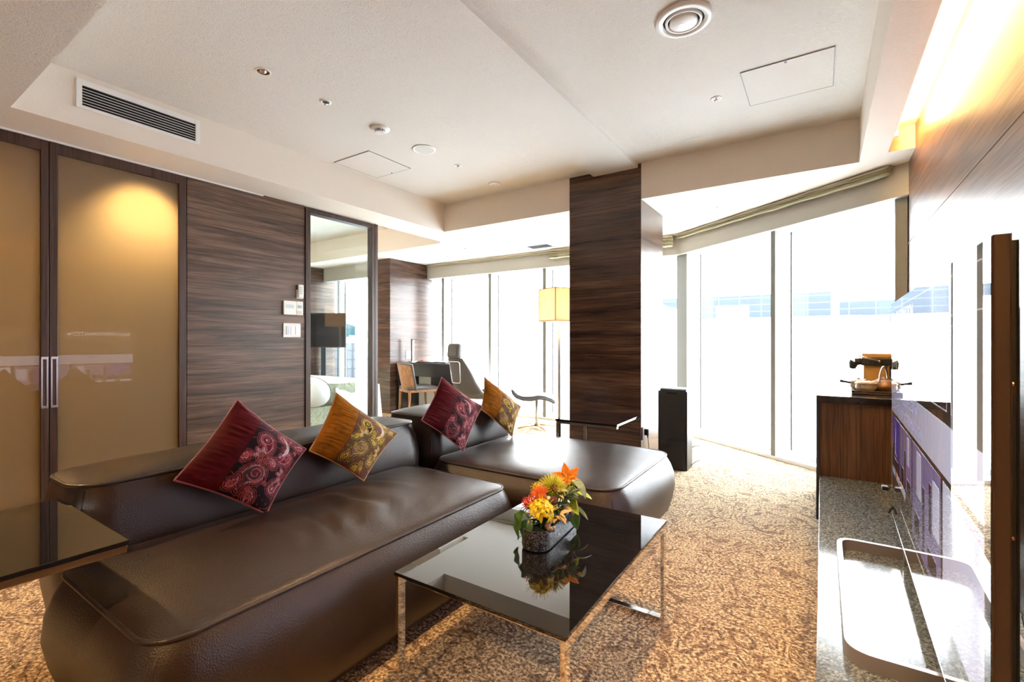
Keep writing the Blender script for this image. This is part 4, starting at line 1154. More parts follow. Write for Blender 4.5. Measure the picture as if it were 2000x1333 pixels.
# photo 1: evening sky over a fountain and skyline
bm = B(); srect(bm, 0.065, 0.345, 0.60, 0.815); obj('photo_sky', bm, EM['blue'], screen)
bm = B(); rnd = random.Random(5)
a = 0.065
while a < 0.345:
    w_ = rnd.uniform(0.012, 0.035); h_ = rnd.uniform(0.03, 0.11); srect(bm, a, min(a + w_, 0.345), 0.60, 0.60 + h_, 0.0010); a += w_
obj('photo_skyline', bm, EM['dark'], screen)
bm = B(); srect(bm, 0.19, 0.195, 0.66, 0.77, .0014); srect(bm, 0.15, 0.24, 0.655, 0.66, .0014); srect(bm, 0.12, 0.27, 0.635, 0.638, .0014); obj('photo_fountain', bm, EM['white'], screen)
# photo 2 and 3: rooms
bm = B(); srect(bm, 0.375, 0.72, 0.60, 0.815); obj('photo_room', bm, EM['violet'], screen)
bm = B(); srect(bm, 0.75, 1.28, 0.50, 0.815); obj('photo_room', bm, EM['violet'], screen)
bm = B()
bm.free()
for (a0, a1, z0, z1) in ((0.40, 0.50, 0.60, 0.66), (0.52, 0.56, 0.60, 0.74), (0.60, 0.70, 0.60, 0.65), (0.80, 0.92, 0.52, 0.60), (0.98, 1.02, 0.52, 0.72), (1.08, 1.22, 0.52, 0.58), (1.10, 1.14, 0.62, 0.76)):
    bm = B(); srect(bm, a0, a1, z0, z1, .0010); obj('photo_furniture', bm, EM['dark'], screen)
for (a0, a1, z0, z1) in ((0.60, 0.66, 0.70, 0.80), (0.85, 0.95, 0.66, 0.80), (1.16, 1.26, 0.64, 0.78)):
    bm = B(); srect(bm, a0, a1, z0, z1, .0010); obj('photo_window', bm, EM['white'], screen)
bm = B(); srect(bm, 1.31, 1.70, 0.50, 0.815); obj('photo_room', bm, EM['white'], screen)
for a0, a1 in ((0.065, 0.18), (0.21, 0.345), (0.375, 0.55)):
    bm = B(); srect(bm, a0, a1, 0.555, 0.585); obj('button_label', bm, EM['white'], screen)
for a0, a1 in ((0.21, 0.25), (0.375, 0.40)):
    bm = B(); srect(bm, a0, a1, 0.557, 0.583, .0012); obj('button_mark', bm, EM['orange'], screen)

def text(name, s, size, a, z, m_, parent, lift=0.00030, frame=None, ext=0.00002, align='LEFT'):
    cu = bpy.data.curves.new(name, 'FONT'); cu.body = s; cu.size = size; cu.extrude = ext; cu.align_x = align; cu.resolution_u = 3
    o = bpy.data.objects.new(name, cu); COL.objects.link(o)
    dg = bpy.context.evaluated_depsgraph_get(); me = bpy.data.meshes.new_from_object(o.evaluated_get(dg))
    bpy.data.objects.remove(o)
    if frame is None:
        Rm = MT.to_3x3(); ex = Rm @ Vector((1, 0, 0)); org = MT @ Vector((a, -lift * back, z)); ez = Vector((0, 0, 1)); ey = ex.cross(ez)
    else: org, ex, ez = frame; ey = ex.cross(ez)
    for v in me.vertices: v.co = Vector(org) + Vector(ex) * v.co.x + Vector(ez) * v.co.y - ey * v.co.z * (-1)
    me.update()
    return link(name, me, m_, parent)
text('menu_title', 'Hotel INFORMATION', 0.075, 0.06, 1.226, EM['title'], screen)
text('banner_text', 'テレビのご視聴はリモコンの', 0.052, 0.19, 0.905, EM['ink'], screen)
text('banner_text', 'メニューボタンでサービスをお選びください', 0.045, 0.08, 0.848, EM['ink'], screen)
bm = B(); outline(bm, 0.07, 0.155, 0.895, 0.945, 0.004, 0.0014); obj('banner_icon', bm, EM['ink'], screen)
text('icon_caption', 'テレビ', 0.036, 0.105, 1.035, EM['dim'], screen); text('icon_caption', '視聴', 0.034, 0.115, 0.998, EM['dim'], screen)
text('icon_caption', 'ルームサービス', 0.030, 0.35, 1.035, EM['dim'], screen); text('icon_caption', '館内案内', 0.030, 0.37, 0.998, EM['dim'], screen)

bm = B(); tbox(bm, 0.0, tl, -0.0006, 0.006, ZB - 0.0045, ZB - 0.0002); obj('bottom_edge', bm, M['alu'], tv)
M['stand'] = plain('stand_metal', (0.42, 0.36, 0.34), 0.38, 0.7, noise_s=6, noise_amt=0.04)
# looped stand
bm = B()
def rounded_path(pts, r, n=7):
    out = []
    for i in range(len(pts)):
        p0, p1, p2 = Vector(pts[i - 1]), Vector(pts[i]), Vector(pts[(i + 1) % len(pts)])
        a = (p0 - p1).normalized(); b = (p2 - p1).normalized()
        ang = a.angle(b); dd = r / math.tan(ang / 2)
        s = p1 + a * dd; e = p1 + b * dd
        for k in range(n + 1):
            u = k / n; out.append(s * (1 - u) ** 2 + p1 * 2 * u * (1 - u) + e * u * u)
    return out
loop = rounded_path([(0.060, 1.545, 0.3085), (0.060, 2.400, 0.3085), (0.455, 2.40, 0.3085), (0.455, 1.545, 0.3085)], 0.06)
tube(bm, loop, 0.01, closed=True, flat=(0.017, 0.042), up=(0, 0, 1)); obj('stand_loop', bm, M['stand'], tv, auto=35)
for y in (1.60, 2.345):
    bm = B(); box(bm, 0.262, 0.285, y - 0.012, y + 0.012, 0.300, ZB + 0.02, 0.002); obj('stand_neck', bm, M['alu'], tv)
bm = B(); tube(bm, [(0.275, 2.74, 0.40), (0.262, 2.755, 0.375), (0.258, 2.76, 0.36)], 0.006, 8); obj('signal_cable', bm, M['black'], tv)
bm = B(); box(bm, 0.236, 0.262, 2.80, 2.835, 0.45, 0.468, 0.003); obj('cable_plug', bm, M['black'], tv)

# cables behind the television
for k, (zz, sag) in enumerate(((0.52, 0.10), (0.48, 0.16), (0.44, 0.06))):
    bm = B(); pts = []
    for i in range(15):
        u = i / 14; pts.append((0.335 + 0.045 * k + 0.05 * u, 1.12 + 0.42 * u, zz + 0.20 * (1 - u) * (1 - u) - sag * math.sin(PI * u) * 0.6))
    tube(bm, pts, 0.004, 7); o = obj('television_cable', bm, M['black'], None, smooth=True); tag(o, 'black cable behind the television, between its back and the walnut wall', 'cable', 'cables behind the television')

# stone shelf
t = thing('media_shelf', 'long low speckled grey stone shelf under the television', 'shelf', (0.26, 1.5, 0))
bm = B(); box(bm, -0.012, XR - 0.001, -1.2, 3.617, 0.247, 0.287, 0.0015); obj('stone_top', bm, M['stone'], t)
bm = B(); box(bm, 0.04, XR - 0.001, -1.2, 3.617, 0.0, 0.246); obj('base', bm, M['woodHf'], t)

# cabinet with counter
t = thing('sideboard', 'walnut sideboard with thick black counter at the far end of the stone shelf', 'sideboard', (0.25, 3.95, 0))
bm = B(); box(bm, -0.03, -0.008, 3.618, 4.33, 0.0, 0.754, 0.001); obj('side_panel', bm, M['black'], t)
bm = B(); box(bm, -0.030, XR - 0.001, 3.618, 4.345, 0.7545, 0.80, 0.0015); obj('counter_top', bm, plain('counter_black', (0.014, 0.013, 0.015), 0.12, noise_s=8, noise_amt=0.1), t)
bm = B(); box(bm, -0.0075, XR - 0.001, 3.640, 4.33, 0.0, 0.754); obj('walnut_panel', bm, M['woodZ'], t)

# tea tray and contents on the counter
ZK = 0.8002
t = thing('tea_tray', 'dark wooden tea tray near the front edge of the black counter', 'tray', (0.31, 3.98, ZK))
bm = B(); box(bm, 0.165, 0.475, 3.84, 4.125, ZK, ZK + 0.010, 0.002)
for q in ((0.165, 0.475, 3.84, 3.850), (0.165, 0.475, 4.115, 4.125), (0.165, 0.175, 3.84, 4.125), (0.465, 0.475, 3.84, 4.125)): box(bm, *q, ZK + 0.010, ZK + 0.022, 0.001)
obj('tray', bm, plain('dark_lacquer', (0.035, 0.014, 0.010), 0.25, noise_s=12, noise_amt=0.2), t)
def crock(name):
    m, t_, b = nt(name); tc = N(t_, 'ShaderNodeTexCoord'); v = N(t_, 'ShaderNodeTexNoise', Scale=55.0, Detail=2.0); t_.links.new(tc.outputs['Object'], v.inputs['Vector'])
    rp = ramp(t_, [(0.30, (0.16, 0.08, 0.05)), (0.36, (0.66, 0.52, 0.34)), (0.8, (0.72, 0.60, 0.42))]); t_.links.new(v.outputs['Fac'], rp.inputs['Fac']); t_.links.new(rp.outputs['Color'], b.inputs['Base Color']); setb(b, rough=0.3); return m
M['crock'] = crock('speckled_glaze')
def bowl(x, y, r, label, z=ZK + 0.0105):
    t = thing('lidded_bowl', label, 'bowl', (x, y, z))
    bm = B(); lathe(bm, [(0, 0), (r * 0.55, 0), (r * 0.62, 0.004), (r * 0.95, 0.022), (r, 0.036), (r * 0.93, 0.052), (r * 0.98, 0.056)], (0, 0, 0), 40); obj('body', bm, M['crock'], t, world=False, smooth=True)
    bm = B(); lathe(bm, [(r * 1.04, 0.056), (r * 1.04, 0.060), (r * 0.85, 0.068), (r * 0.4, 0.075), (0, 0.077)], (0, 0, 0), 40); lathe(bm, [(0.008, 0.075), (0.011, 0.084), (0, 0.087)], (0, 0, 0), 16); obj('lid', bm, M['crock'], t, world=False, smooth=True)
    return t
bowl(0.245, 3.915, 0.058, 'speckled cream lidded bowl in front on the tea tray')
b2 = bowl(0.212, 4.04, 0.050, 'speckled cream lidded pot with side handle behind the front bowl on the tray')
bm = B(); tube(bm, [(-0.045, 0.0, 0.048), (-0.075, 0.0, 0.055), (-0.105, 0.0, 0.060)], [0.007, 0.008, 0.011], 10); obj('handle', bm, M['black'], b2, world=False, smooth=True)
t = thing('kettle', 'low round bronze-brown iron kettle with loop handle on the tray', 'kettle', (0.345, 3.985, ZK + 0.0105))
m_k = plain('kettle_iron', (0.30, 0.17, 0.09), 0.4, 0.4, noise_s=40, noise_amt=0.15)
bm = B(); lathe(bm, [(0, 0), (0.055, 0), (0.072, 0.012), (0.083, 0.034), (0.083, 0.042), (0.070, 0.066), (0.040, 0.080), (0.0, 0.084)], (0, 0, 0), 44); obj('body', bm, m_k, t, world=False, smooth=True)
bm = B(); lathe(bm, [(0.036, 0.080), (0.036, 0.086), (0.012, 0.090), (0.010, 0.098), (0, 0.101)], (0, 0, 0), 28); obj('lid', bm, m_k, t, world=False, smooth=True)
bm = B(); pts = [(0.066 * math.cos(a), 0, 0.062 + 0.105 * math.sin(a)) for a in [PI * k / 16 for k in range(17)]]
tube(bm, [Matrix.Rotation(1.15, 3, 'Z') @ Vector(p) for p in pts], 0.0055, 10); obj('handle', bm, M['satin'], t, world=False, smooth=True)
bm = B(); tube(bm, [(0.07, -0.03, 0.035), (0.10, -0.045, 0.055), (0.115, -0.05, 0.072)], [0.014, 0.009, 0.007], 12); obj('spout', bm, m_k, t, world=False, smooth=True)
# coffee machine
t = thing('coffee_machine', 'small coffee machine with amber body, black head and chrome lever behind the tray', 'coffee machine', (0.36, 4.24, ZK))
m_am = plain('amber_plastic', (0.68, 0.38, 0.10), 0.35, noise_s=8, noise_amt=0.05)
bm = B(); box(bm, 0.250, 0.395, 4.20, 4.32, ZK, ZK + 0.175, 0.006); obj('body', bm, m_am, t)
bm = B(); box(bm, 0.235, 0.50, 4.17, 4.325, ZK + 0.1755, ZK + 0.23, 0.006); box(bm, 0.397, 0.50, 4.19, 4.32, ZK, ZK + 0.175, 0.006); obj('head', bm, M['black'], t)
bm = B(); box(bm, 0.240, 0.50, 4.175, 4.32, ZK + 0.2305, ZK + 0.262, 0.008, 3); obj('top_cover', bm, m_am, t)
bm = B(); tube(bm, [(0.20, 4.20, ZK + 0.200), (0.19, 4.20, ZK + 0.185), (0.185, 4.20, ZK + 0.150)], [0.034, 0.030, 0.018], 16); tube(bm, [(0.237, 4.2, ZK + 0.205), (0.20, 4.2, ZK + 0.20)], 0.026, 14); obj('spout', bm, M['black'], t, smooth=True)
bm = B(); tube(bm, [(0.335, 4.15, ZK + 0.205), (0.27, 4.14, ZK + 0.228), (0.165, 4.12, ZK + 0.262)], [0.006, 0.005, 0.003], 8); lathe(bm, [(0, -0.012), (0.011, -0.008), (0.011, 0.008), (0, 0.012)], (0.335, 4.157, ZK + 0.205), 16); obj('lever', bm, M['chrome'], t, smooth=True)

# ================================================================ WALL CONTROLS
t = thing('remote_control', 'small cream remote control in a holder on the walnut wall', 'remote control', (XL, 2.655, 1.56))
bm = B(); box(bm, XL, XL + 0.012, 2.622, 2.690, 1.555, 1.64, 0.003); obj('holder', bm, M['plastic'], t)
bm = B(); box(bm, XL + 0.0125, XL + 0.030, 2.628, 2.686, 1.56, 1.69, 0.010, 3); obj('body', bm, M['plastic'], t)
bm = B(); 
for k in range(4):
    for j in range(2): lathe(bm, [(0.006, 0), (0.006, 0.001), (0, 0.001)], (0, 0, 0), 10)
bm.free(); bm = B()
for k in range(4):
    for j in range(2): box(bm, XL + 0.030, XL + 0.0312, 2.640 + 0.018 * j, 2.652 + 0.018 * j, 1.60 + 0.018 * k, 1.610 + 0.018 * k)
obj('buttons', bm, plain('grey_buttons', (0.45, 0.48, 0.42), 0.5, noise_s=20, noise_amt=0.1), t)
t = thing('thermostat_panel', 'white double thermostat panel with two displays below the remote control', 'thermostat', (XL, 2.58, 1.40))
bm = B(); box(bm, XL, XL + 0.020, 2.488, 2.612, 1.397, 1.528, 0.003); obj('main_unit', bm, M['plastic'], t)
bm = B(); box(bm, XL, XL + 0.020, 2.614, 2.682, 1.397, 1.528, 0.003); obj('side_unit', bm, M['plastic'], t)
bm = B(); box(bm, XL + 0.020, XL + 0.0212, 2.510, 2.588, 1.460, 1.490); box(bm, XL + 0.020, XL + 0.0212, 2.625, 2.670, 1.462, 1.492); obj('display', bm, M['lcd'], t)
bm = B(); box(bm, XL + 0.020, XL + 0.0215, 2.622, 2.672, 1.405, 1.440); box(bm, XL + 0.020, XL + 0.0215, 2.655, 2.668, 1.500, 1.508); obj('cover_flap', bm, plain('panel_beige', (0.66, 0.63, 0.52), 0.5, noise_s=20, noise_amt=0.05), t)
t = thing('light_switch_panel', 'white three-gang light switch plate below the thermostat', 'light switch', (XL, 2.57, 1.19))
bm = B(); box(bm, XL, XL + 0.010, 2.490, 2.664, 1.185, 1.318, 0.003); obj('plate', bm, M['plastic'], t)
for k in range(3):
    bm = B(); y = 2.518 + 0.048 * k; box(bm, XL + 0.010, XL + 0.0135, y, y + 0.030, 1.212, 1.290, 0.001)
    obj('rocker', bm, M['satin'] if k else M['lcd'], t)

# outlet and plug on the side of the column; cord
xo = -1.39
t = thing('wall_outlet', 'brown power outlet on the bright side of the walnut column', 'power outlet', (xo, 4.326, 0.26))
bm = B(); box(bm, xo, xo + 0.008, 4.300, 4.352, 0.232, 0.350, 0.003); obj('plate', bm, M['bezel'], t)
t = thing('power_cord', 'black plug and cord hanging from the outlet beside the walnut column', 'power cord', (xo + 0.02, 4.42, 0.0))
bm = B(); box(bm, xo + 0.0, xo + 0.035, 4.385, 4.425, 0.262, 0.322, 0.006); tube(bm, [(xo + 0.02, 4.405, 0.262), (xo + 0.022, 4.41, 0.235)], [0.009, 0.005], 8)
obj('plug', bm, M['black'], t)
bm = B(); tube(bm, [(xo + 0.022, 4.41, 0.235), (xo + 0.026, 4.425, 0.17), (xo + 0.03, 4.43, 0.06), (xo + 0.05, 4.42, 0.010), (xo + 0.08, 4.47, 0.006), (xo + 0.115, 4.53, 0.005)], 0.0035, 8); obj('cord', bm, M['black'], t, smooth=True)

# air purifier
t = thing('air_purifier', 'tall black air purifier tower between the walnut column and the windows', 'air purifier', (-1.115, 4.41, 0))
px0, px1, py0, py1 = -1.245, -0.99, 4.305, 4.515
bm = B()
prof = [(py0 + 0.004, 0.0), (py0, 0.02), (py0, 0.655), (py0 + 0.03, 0.712), (py0 + 0.05, 0.722), (py1, 0.722), (py1, 0.0)]
L0 = [bm.verts.new((px0 + 0.014, y, z)) for y, z in prof]; L1 = [bm.verts.new((px1 - 0.014, y, z)) for y, z in prof]
bm.faces.new(L0); bm.faces.new(L1[::-1])
for i in range(len(prof)): bm.faces.new((L0[i], L0[(i + 1) % len(prof)], L1[(i + 1) % len(prof)], L1[i]))
obj('body', bm, M['black'], t, auto=30)
for sx in (px0, px1 - 0.013):
    bm = B(); box(bm, sx, sx + 0.013, py0 + 0.008, py1 - 0.004, 0.0, 0.70, 0.005, 3); obj('side_panel', bm, M['black'], t)
bm = B(); box(bm, px0 + 0.075, px0 + 0.165, py0 + 0.010, py0 + 0.030, 0.670, 0.690, 0.004); box(bm, px0 + 0.11, px0 + 0.14, py0 - 0.002, py0 + 0.002, 0.262, 0.272); obj('grip', bm, M['darkgap'], t)
bm = B()
for k in range(26): box(bm, px0 + 0.02, px1 - 0.02, py0 - 0.003, py0 + 0.001, 0.012 + 0.0095 * k, 0.0165 + 0.0095 * k)
obj('intake_grille', bm, M['black'], t)
bm = B(); tube(bm, [(px1 - 0.01, py1 - 0.02, 0.17), (px1 + 0.02, py1 + 0.02, 0.19), (px1 + 0.05, py1 + 0.05, 0.185)], 0.004, 7); obj('cable', bm, M['black'], t, smooth=True)
bm = B(); tube(bm, [(px1, py1 - 0.05, 0.02), (px1 + 0.03, py1 - 0.01, 0.05), (px1 + 0.06, py1 + 0.02, 0.06)], 0.003, 7)
obj('cable', bm, M['black'], t, smooth=True)

# roman shades gathered under the soffit
M['shade'] = plain('shade_fabric', (0.44, 0.41, 0.27), 0.75, noise_s=120, noise_amt=0.3, bump=0.4)
def shade(name, label, p0, p1, h0, h1, dep=0.07, folds=5, off=-0.012):
    p0 = Vector((*p0, 0)); p1 = Vector((*p1, 0)); d = (p1 - p0); L = d.length; d.normalize(); n_ = Vector((d.y, -d.x, 0))
    t = thing(name, label, 'window shade', (p0.x, p0.y, ZS - h0))
    bm = B()
    for k in range(folds):
        def f(u, v, k=k):
            p = p0 + d * (L * u); h = h0 + (h1 - h0) * u
            a = PI * v
            z = ZS - 0.016 - h * (k + 0.5) / folds - 0.5 * h / folds * math.cos(a) * 0.95 + 0.0025 * math.sin(u * 37 + k * 2) + 0.002 * noise.noise(Vector((u * 60, k, 0)))
            r_ = (dep * (0.55 + 0.45 * math.sin(a))) * (0.82 + 0.18 * math.sin(k * 1.7 + 1)) + 0.004 * math.sin(u * 23 + k)
            return Vector((p.x, p.y, z)) + n_ * (r_ + 0.002)
        grid(bm, f, 40, 6, 0.002)
    # bundle core
    obj('folds', bm, M['shade'], t, smooth=True)
    bm = B(); box(bm, 0, L, -dep * 0.75, -0.004, -0.016, -0.002, 0.001, M=Matrix.Translation(Vector((p0.x, p0.y, ZS))) @ Matrix.Rotation(math.atan2(d.y, d.x), 4, 'Z')); obj('head_rail', bm, M['satin'], t)
    bm = B(); mm_ = min(h0, h1); box(bm, 0.01, L - 0.01, -dep * 0.6, -0.004, -0.015 - mm_ * 0.9, -0.0165, 0.001, M=Matrix.Translation(Vector((p0.x, p0.y, ZS))) @ Matrix.Rotation(math.atan2(d.y, d.x), 4, 'Z')); obj('gathered_core', bm, M['shade'], t)
    return t
shade('roman_shade', 'long gathered greenish-gold roman shade above the right-hand windows', W(0.06, -0.01), W(2.44, -0.01), 0.045, 0.062)
shade('roman_shade', 'short gathered shade end just right of the walnut column', (-1.76, 5.99), (-1.53, 5.99), 0.13, 0.13, 0.09)
shade('roman_shade', 'thin gathered shade above the study windows', (-5.68, 5.99), (-3.27, 5.99), 0.022, 0.030, 0.04, 2)
shade('roman_shade', 'bulky gathered shade above the study window, left of the walnut column', (-3.25, 5.99), (-1.80, 5.99), 0.12, 0.12, 0.10, 5)

# ================================================================ FLOOR LAMP
lp = (-2.362, 4.515)
t = thing('floor_lamp', 'tall floor lamp with square cream fabric shade left of the walnut column', 'floor lamp', (lp[0], lp[1], 0), math.radians(-27.3))
def shade_fabric():
    m, t_, b = nt('lampshade_fabric'); t_.nodes.remove(b); out = [n for n in t_.nodes if n.type == 'OUTPUT_MATERIAL'][0]
    tc = N(t_, 'ShaderNodeTexCoord'); mp = N(t_, 'ShaderNodeMapping'); mp.inputs['Scale'].default_value = (90, 90, 4); t_.links.new(tc.outputs['Object'], mp.inputs['Vector'])
    no = N(t_, 'ShaderNodeTexNoise', Scale=1.5, Detail=3.0); t_.links.new(mp.outputs['Vector'], no.inputs['Vector'])
    rp = ramp(t_, [(0.35, (0.74, 0.62, 0.47)), (0.65, (0.90, 0.82, 0.70))]); t_.links.new(no.outputs['Fac'], rp.inputs['Fac'])
    a = t_.nodes.new('ShaderNodeBsdfTranslucent'); c = t_.nodes.new('ShaderNodeBsdfDiffuse'); t_.links.new(rp.outputs['Color'], a.inputs['Color']); t_.links.new(rp.outputs['Color'], c.inputs['Color'])
    mx = t_.nodes.new('ShaderNodeMixShader'); mx.inputs[0].default_value = 0.4; t_.links.new(a.outputs[0], mx.inputs[1]); t_.links.new(c.outputs[0], mx.inputs[2]); t_.links.new(mx.outputs[0], out.inputs[0]); return m
hs = 0.158; z0, z1 = 1.365, 1.707
bm = B(); 
for (a, b_, c, d) in ((-hs, hs, -hs, -hs + 0.003), (-hs, hs, hs - 0.003, hs), (-hs, -hs + 0.003, -hs + 0.003, hs - 0.003), (hs - 0.003, hs, -hs + 0.003, hs - 0.003)): box(bm, a, b_, c, d, z0, z1)
obj('lamp_shade', bm, shade_fabric(), t, world=False)
bm = B()
for z in (z0, z1): tube(bm, [(-hs, -hs, z), (hs, -hs, z), (hs, hs, z), (-hs, hs, z)], 0.004, 4, closed=True, flat=(0.006, 0.008), up=(0, 0, 1))
for sx in (-1, 1):
    for sy in (-1, 1): box(bm, sx * hs - 0.003, sx * hs + 0.003, sy * hs - 0.003, sy * hs + 0.003, z0, z1)
obj('shade_trim', bm, plain('shade_trim', (0.50, 0.27, 0.12), 0.6, noise_s=30, noise_amt=0.1), t, world=False)
bm = B(); tube(bm, [(0, 0, 0.02), (0, 0, 1.46)], 0.015, 14); obj('pole', bm, M['satin'], t, world=False, smooth=True)
bm = B(); lathe(bm, [(0, 0), (0.15, 0), (0.15, 0.012), (0.145, 0.016), (0, 0.018)], (0, 0, 0), 48); obj('base', bm, M['satin'], t, world=False, auto=40)
bm = B(); lathe(bm, [(0, 1.46), (0.018, 1.462), (0.018, 1.50), (0.032, 1.53), (0.032, 1.56), (0.015, 1.585), (0, 1.59)], (0, 0, 0), 20); obj('bulb', bm, emit('bulb_glow', (1.0, 0.70, 0.40), 46.0), t, world=False, smooth=True)
bm = B(); tube(bm, [(-hs, 0, z1 - 0.02), (0, 0, 1.455), (hs, 0, z1 - 0.02)], 0.002, 5); obj('shade_carrier', bm, M['satin'], t, world=False)

# ================================================================ STUDY
t = thing('desk', 'dark study desk with black front under the far windows', 'desk', (-5.05, 5.5, 0))
bm = B(); box(bm, -5.695, -4.40, 5.302, 5.80, 0.785, 0.81, 0.002); obj('desk_top', bm, M['black'], t)
bm = B(); box(bm, -5.66, -4.43, 5.315, 5.335, 0.60, 0.784, 0.001); obj('front_apron', bm, plain('desk_dark', (0.020, 0.017, 0.017), 0.4, noise_s=12, noise_amt=0.15), t)
bm = B(); box(bm, -5.695, -5.665, 5.302, 5.80, 0.0, 0.784, 0.001); obj('side_panel', bm, M['black'], t)
bm = B(); box(bm, -4.43, -4.40, 5.302, 5.80, 0.0, 0.784, 0.001); obj('side_panel', bm, M['winwhite'], t)  # light falling on this desk end is put into its white colour
bm = B(); box(bm, -5.0, -4.5, 5.34, 5.78, 0.46, 0.60, 0.002); obj('drawer', bm, M['black'], t)
bm = B(); box(bm, -5.664, -4.43, 5.76, 5.785, 0.06, 0.784, 0.001); obj('back_panel', bm, M['winwhite'], t)

t = thing('desk_lamp', 'slim metal desk lamp with flat horizontal arm at the left end of the desk', 'desk lamp', (-5.52, 5.50, 0.811))
bm = B(); box(bm, -5.60, -5.50, 5.44, 5.56, 0.811, 0.822, 0.002); obj('base', bm, M['satin'], t)
bm = B(); box(bm, -5.575, -5.535, 5.49, 5.515, 0.822, 1.168, 0.002); obj('stem', bm, M['satin'], t)
bm = B(); box(bm, -5.575, -5.22, 5.485, 5.52, 1.168, 1.180, 0.002); obj('arm', bm, M['satin'], t)
t = thing('desk_outlet', 'white double outlet plate on the walnut side wall above the desk', 'power outlet', (-5.70, 5.56, 0.9))
bm = B(); box(bm, -5.70, -5.692, 5.50, 5.60, 0.855, 0.99, 0.003); obj('plate', bm, M['plastic'], t)
bm = B()
for z in (0.89, 0.945): box(bm, -5.692, -5.690, 5.525, 5.533, z, z + 0.02); box(bm, -5.692, -5.690, 5.555, 5.563, z, z + 0.02)
obj('sockets', bm, M['black'], t)
t = thing('pen', 'red pen lying on the desk tray', 'pen', (-5.28, 5.42, 0.822))
bm = B(); tube(bm, [(-5.22, 5.40, 0.842), (-5.33, 5.44, 0.842)], 0.007, 8); obj('barrel', bm, plain('red_plastic', (0.65, 0.05, 0.03), 0.4, noise_s=10, noise_amt=0.1), t, smooth=True)
bm = B(); lathe(bm, [(0, -0.0), (0.007, 0.004), (0.0075, 0.02), (0, 0.021)], (-5.335, 5.442, 0.835), 10); obj('cap', bm, M['plastic'], t)
t = thing('desk_tray', 'flat black desk tray beside the desk lamp', 'tray', (-5.05, 5.44, 0.811))
bm = B(); box(bm, -5.34, -4.72, 5.36, 5.54, 0.811, 0.826, 0.004); obj('tray', bm, M['black'], t)
bm = B(); box(bm, -5.0, -4.75, 5.38, 5.52, 0.8265, 0.833, 0.002); obj('leather_pad', bm, M['greyleather'], t)
t = thing('telephone', 'small telephone on the desk beside the high-back chair', 'telephone', (-4.55, 5.62, 0.811))
bm = B(); box(bm, -4.66, -4.50, 5.58, 5.72, 0.811, 0.835, 0.004); obj('base', bm, M['plastic'], t)
bm = B(); mt_ = Matrix.Translation((-4.58, 5.65, 0.85)) @ Matrix.Rotation(0.45, 4, 'Y') ; box(bm, -0.08, 0.08, -0.07, 0.07, -0.008, 0.008, 0.003, M=mt_); obj('console', bm, M['black'], t)
bm = B(); mt2 = Matrix.Translation((-4.58, 5.65, 0.85)) @ Matrix.Rotation(0.45, 4, 'Y'); box(bm, -0.05, 0.02, -0.05, 0.05, 0.008, 0.010, M=mt2); obj('display', bm, M['lcd'], t)

# side chair with wooden shell, facing the desk
def place(loc, ang): return Matrix.Translation(Vector((*loc, 0))) @ Matrix.Rotation(ang, 4, 'Z')   # local +x = facing direction
cM = place((-4.99, 5.02), math.radians(66))
t = thing('side_chair', 'chair with curved oak back shell and dark leather seat at the desk', 'chair', (-4.99, 5.02, 0))
def shell(u, v, grow=0.0, zlo=0.44, zhi=0.825):
    # u across (-1..1), v up
    a = (u - 0.5) * 2; z = zlo + (zhi - zlo) * v
    w = 0.225 + 0.02 * v
    return cM @ Vector((-0.20 - 0.075 * v + 0.11 * a * a + grow * (1 - a * a * 0.2), a * w, z - 0.02 * abs(a) ** 3 * v))
bm = B(); grid(bm, lambda u, v: shell(u, v), 20, 12, 0.012); obj('back_shell', bm, M['chairwood'], t, smooth=True)
bm = B(); grid(bm, lambda u, v: shell(0.02 + 0.96 * u, v, 0.016, 0.47, 0.835), 20, 12, 0.020); obj('backrest', bm, M['greyleather'], t, smooth=True)
bm = B(); edge_ = [shell(0, v / 8, 0.01) for v in range(9)] + [shell(u / 16, 1, 0.010) for u in range(1, 16)] + [shell(1, 1 - v / 8, 0.01) for v in range(9)]; tube(bm, edge_, 0.014, 8); obj('leather_rim', bm, M['greyleather'], t, smooth=True)
bm = B(); prism(bm, [tuple((cM @ Vector((x, y, 0)))[:2]) for x, y in rrect(-0.20, 0.26, -0.225, 0.225, 0.07)], 0.415, 0.445); obj('seat_frame', bm, M['chairwood'], t)
body, top, pipe = puff_block(-0.19, 0.26, -0.22, 0.22, 0.485, 0.015, 0.06, 0.006, 0.0, z0=0.4455)
bmesh.ops.transform(body, matrix=cM, verts=body.verts); bmesh.ops.transform(top, matrix=cM, verts=top.verts)
so = obj('seat', body, M['greyleather'], t, smooth=True); obj('top_panel', top, M['greyleather'], so, smooth=True)
for (x, y) in ((-0.17, -0.19), (-0.17, 0.19), (0.22, -0.19), (0.22, 0.19)):
    bm = B(); tube(bm, [cM @ Vector((x, y, 0.42)), cM @ Vector((x * 1.03, y * 1.02, 0.25)), cM @ Vector((x * 1.18, y * 1.08, 0.0))], [0.021, 0.016, 0.010], 10); obj('leg', bm, M['chairwood'], t, smooth=True)

# lounge chair with high back
lM = place((-3.98, 5.12), math.radians(84))
t = thing('lounge_chair', 'grey leather high-back lounge chair with headrest and wire grip on its back', 'lounge chair', (-3.98, 5.12, 0))
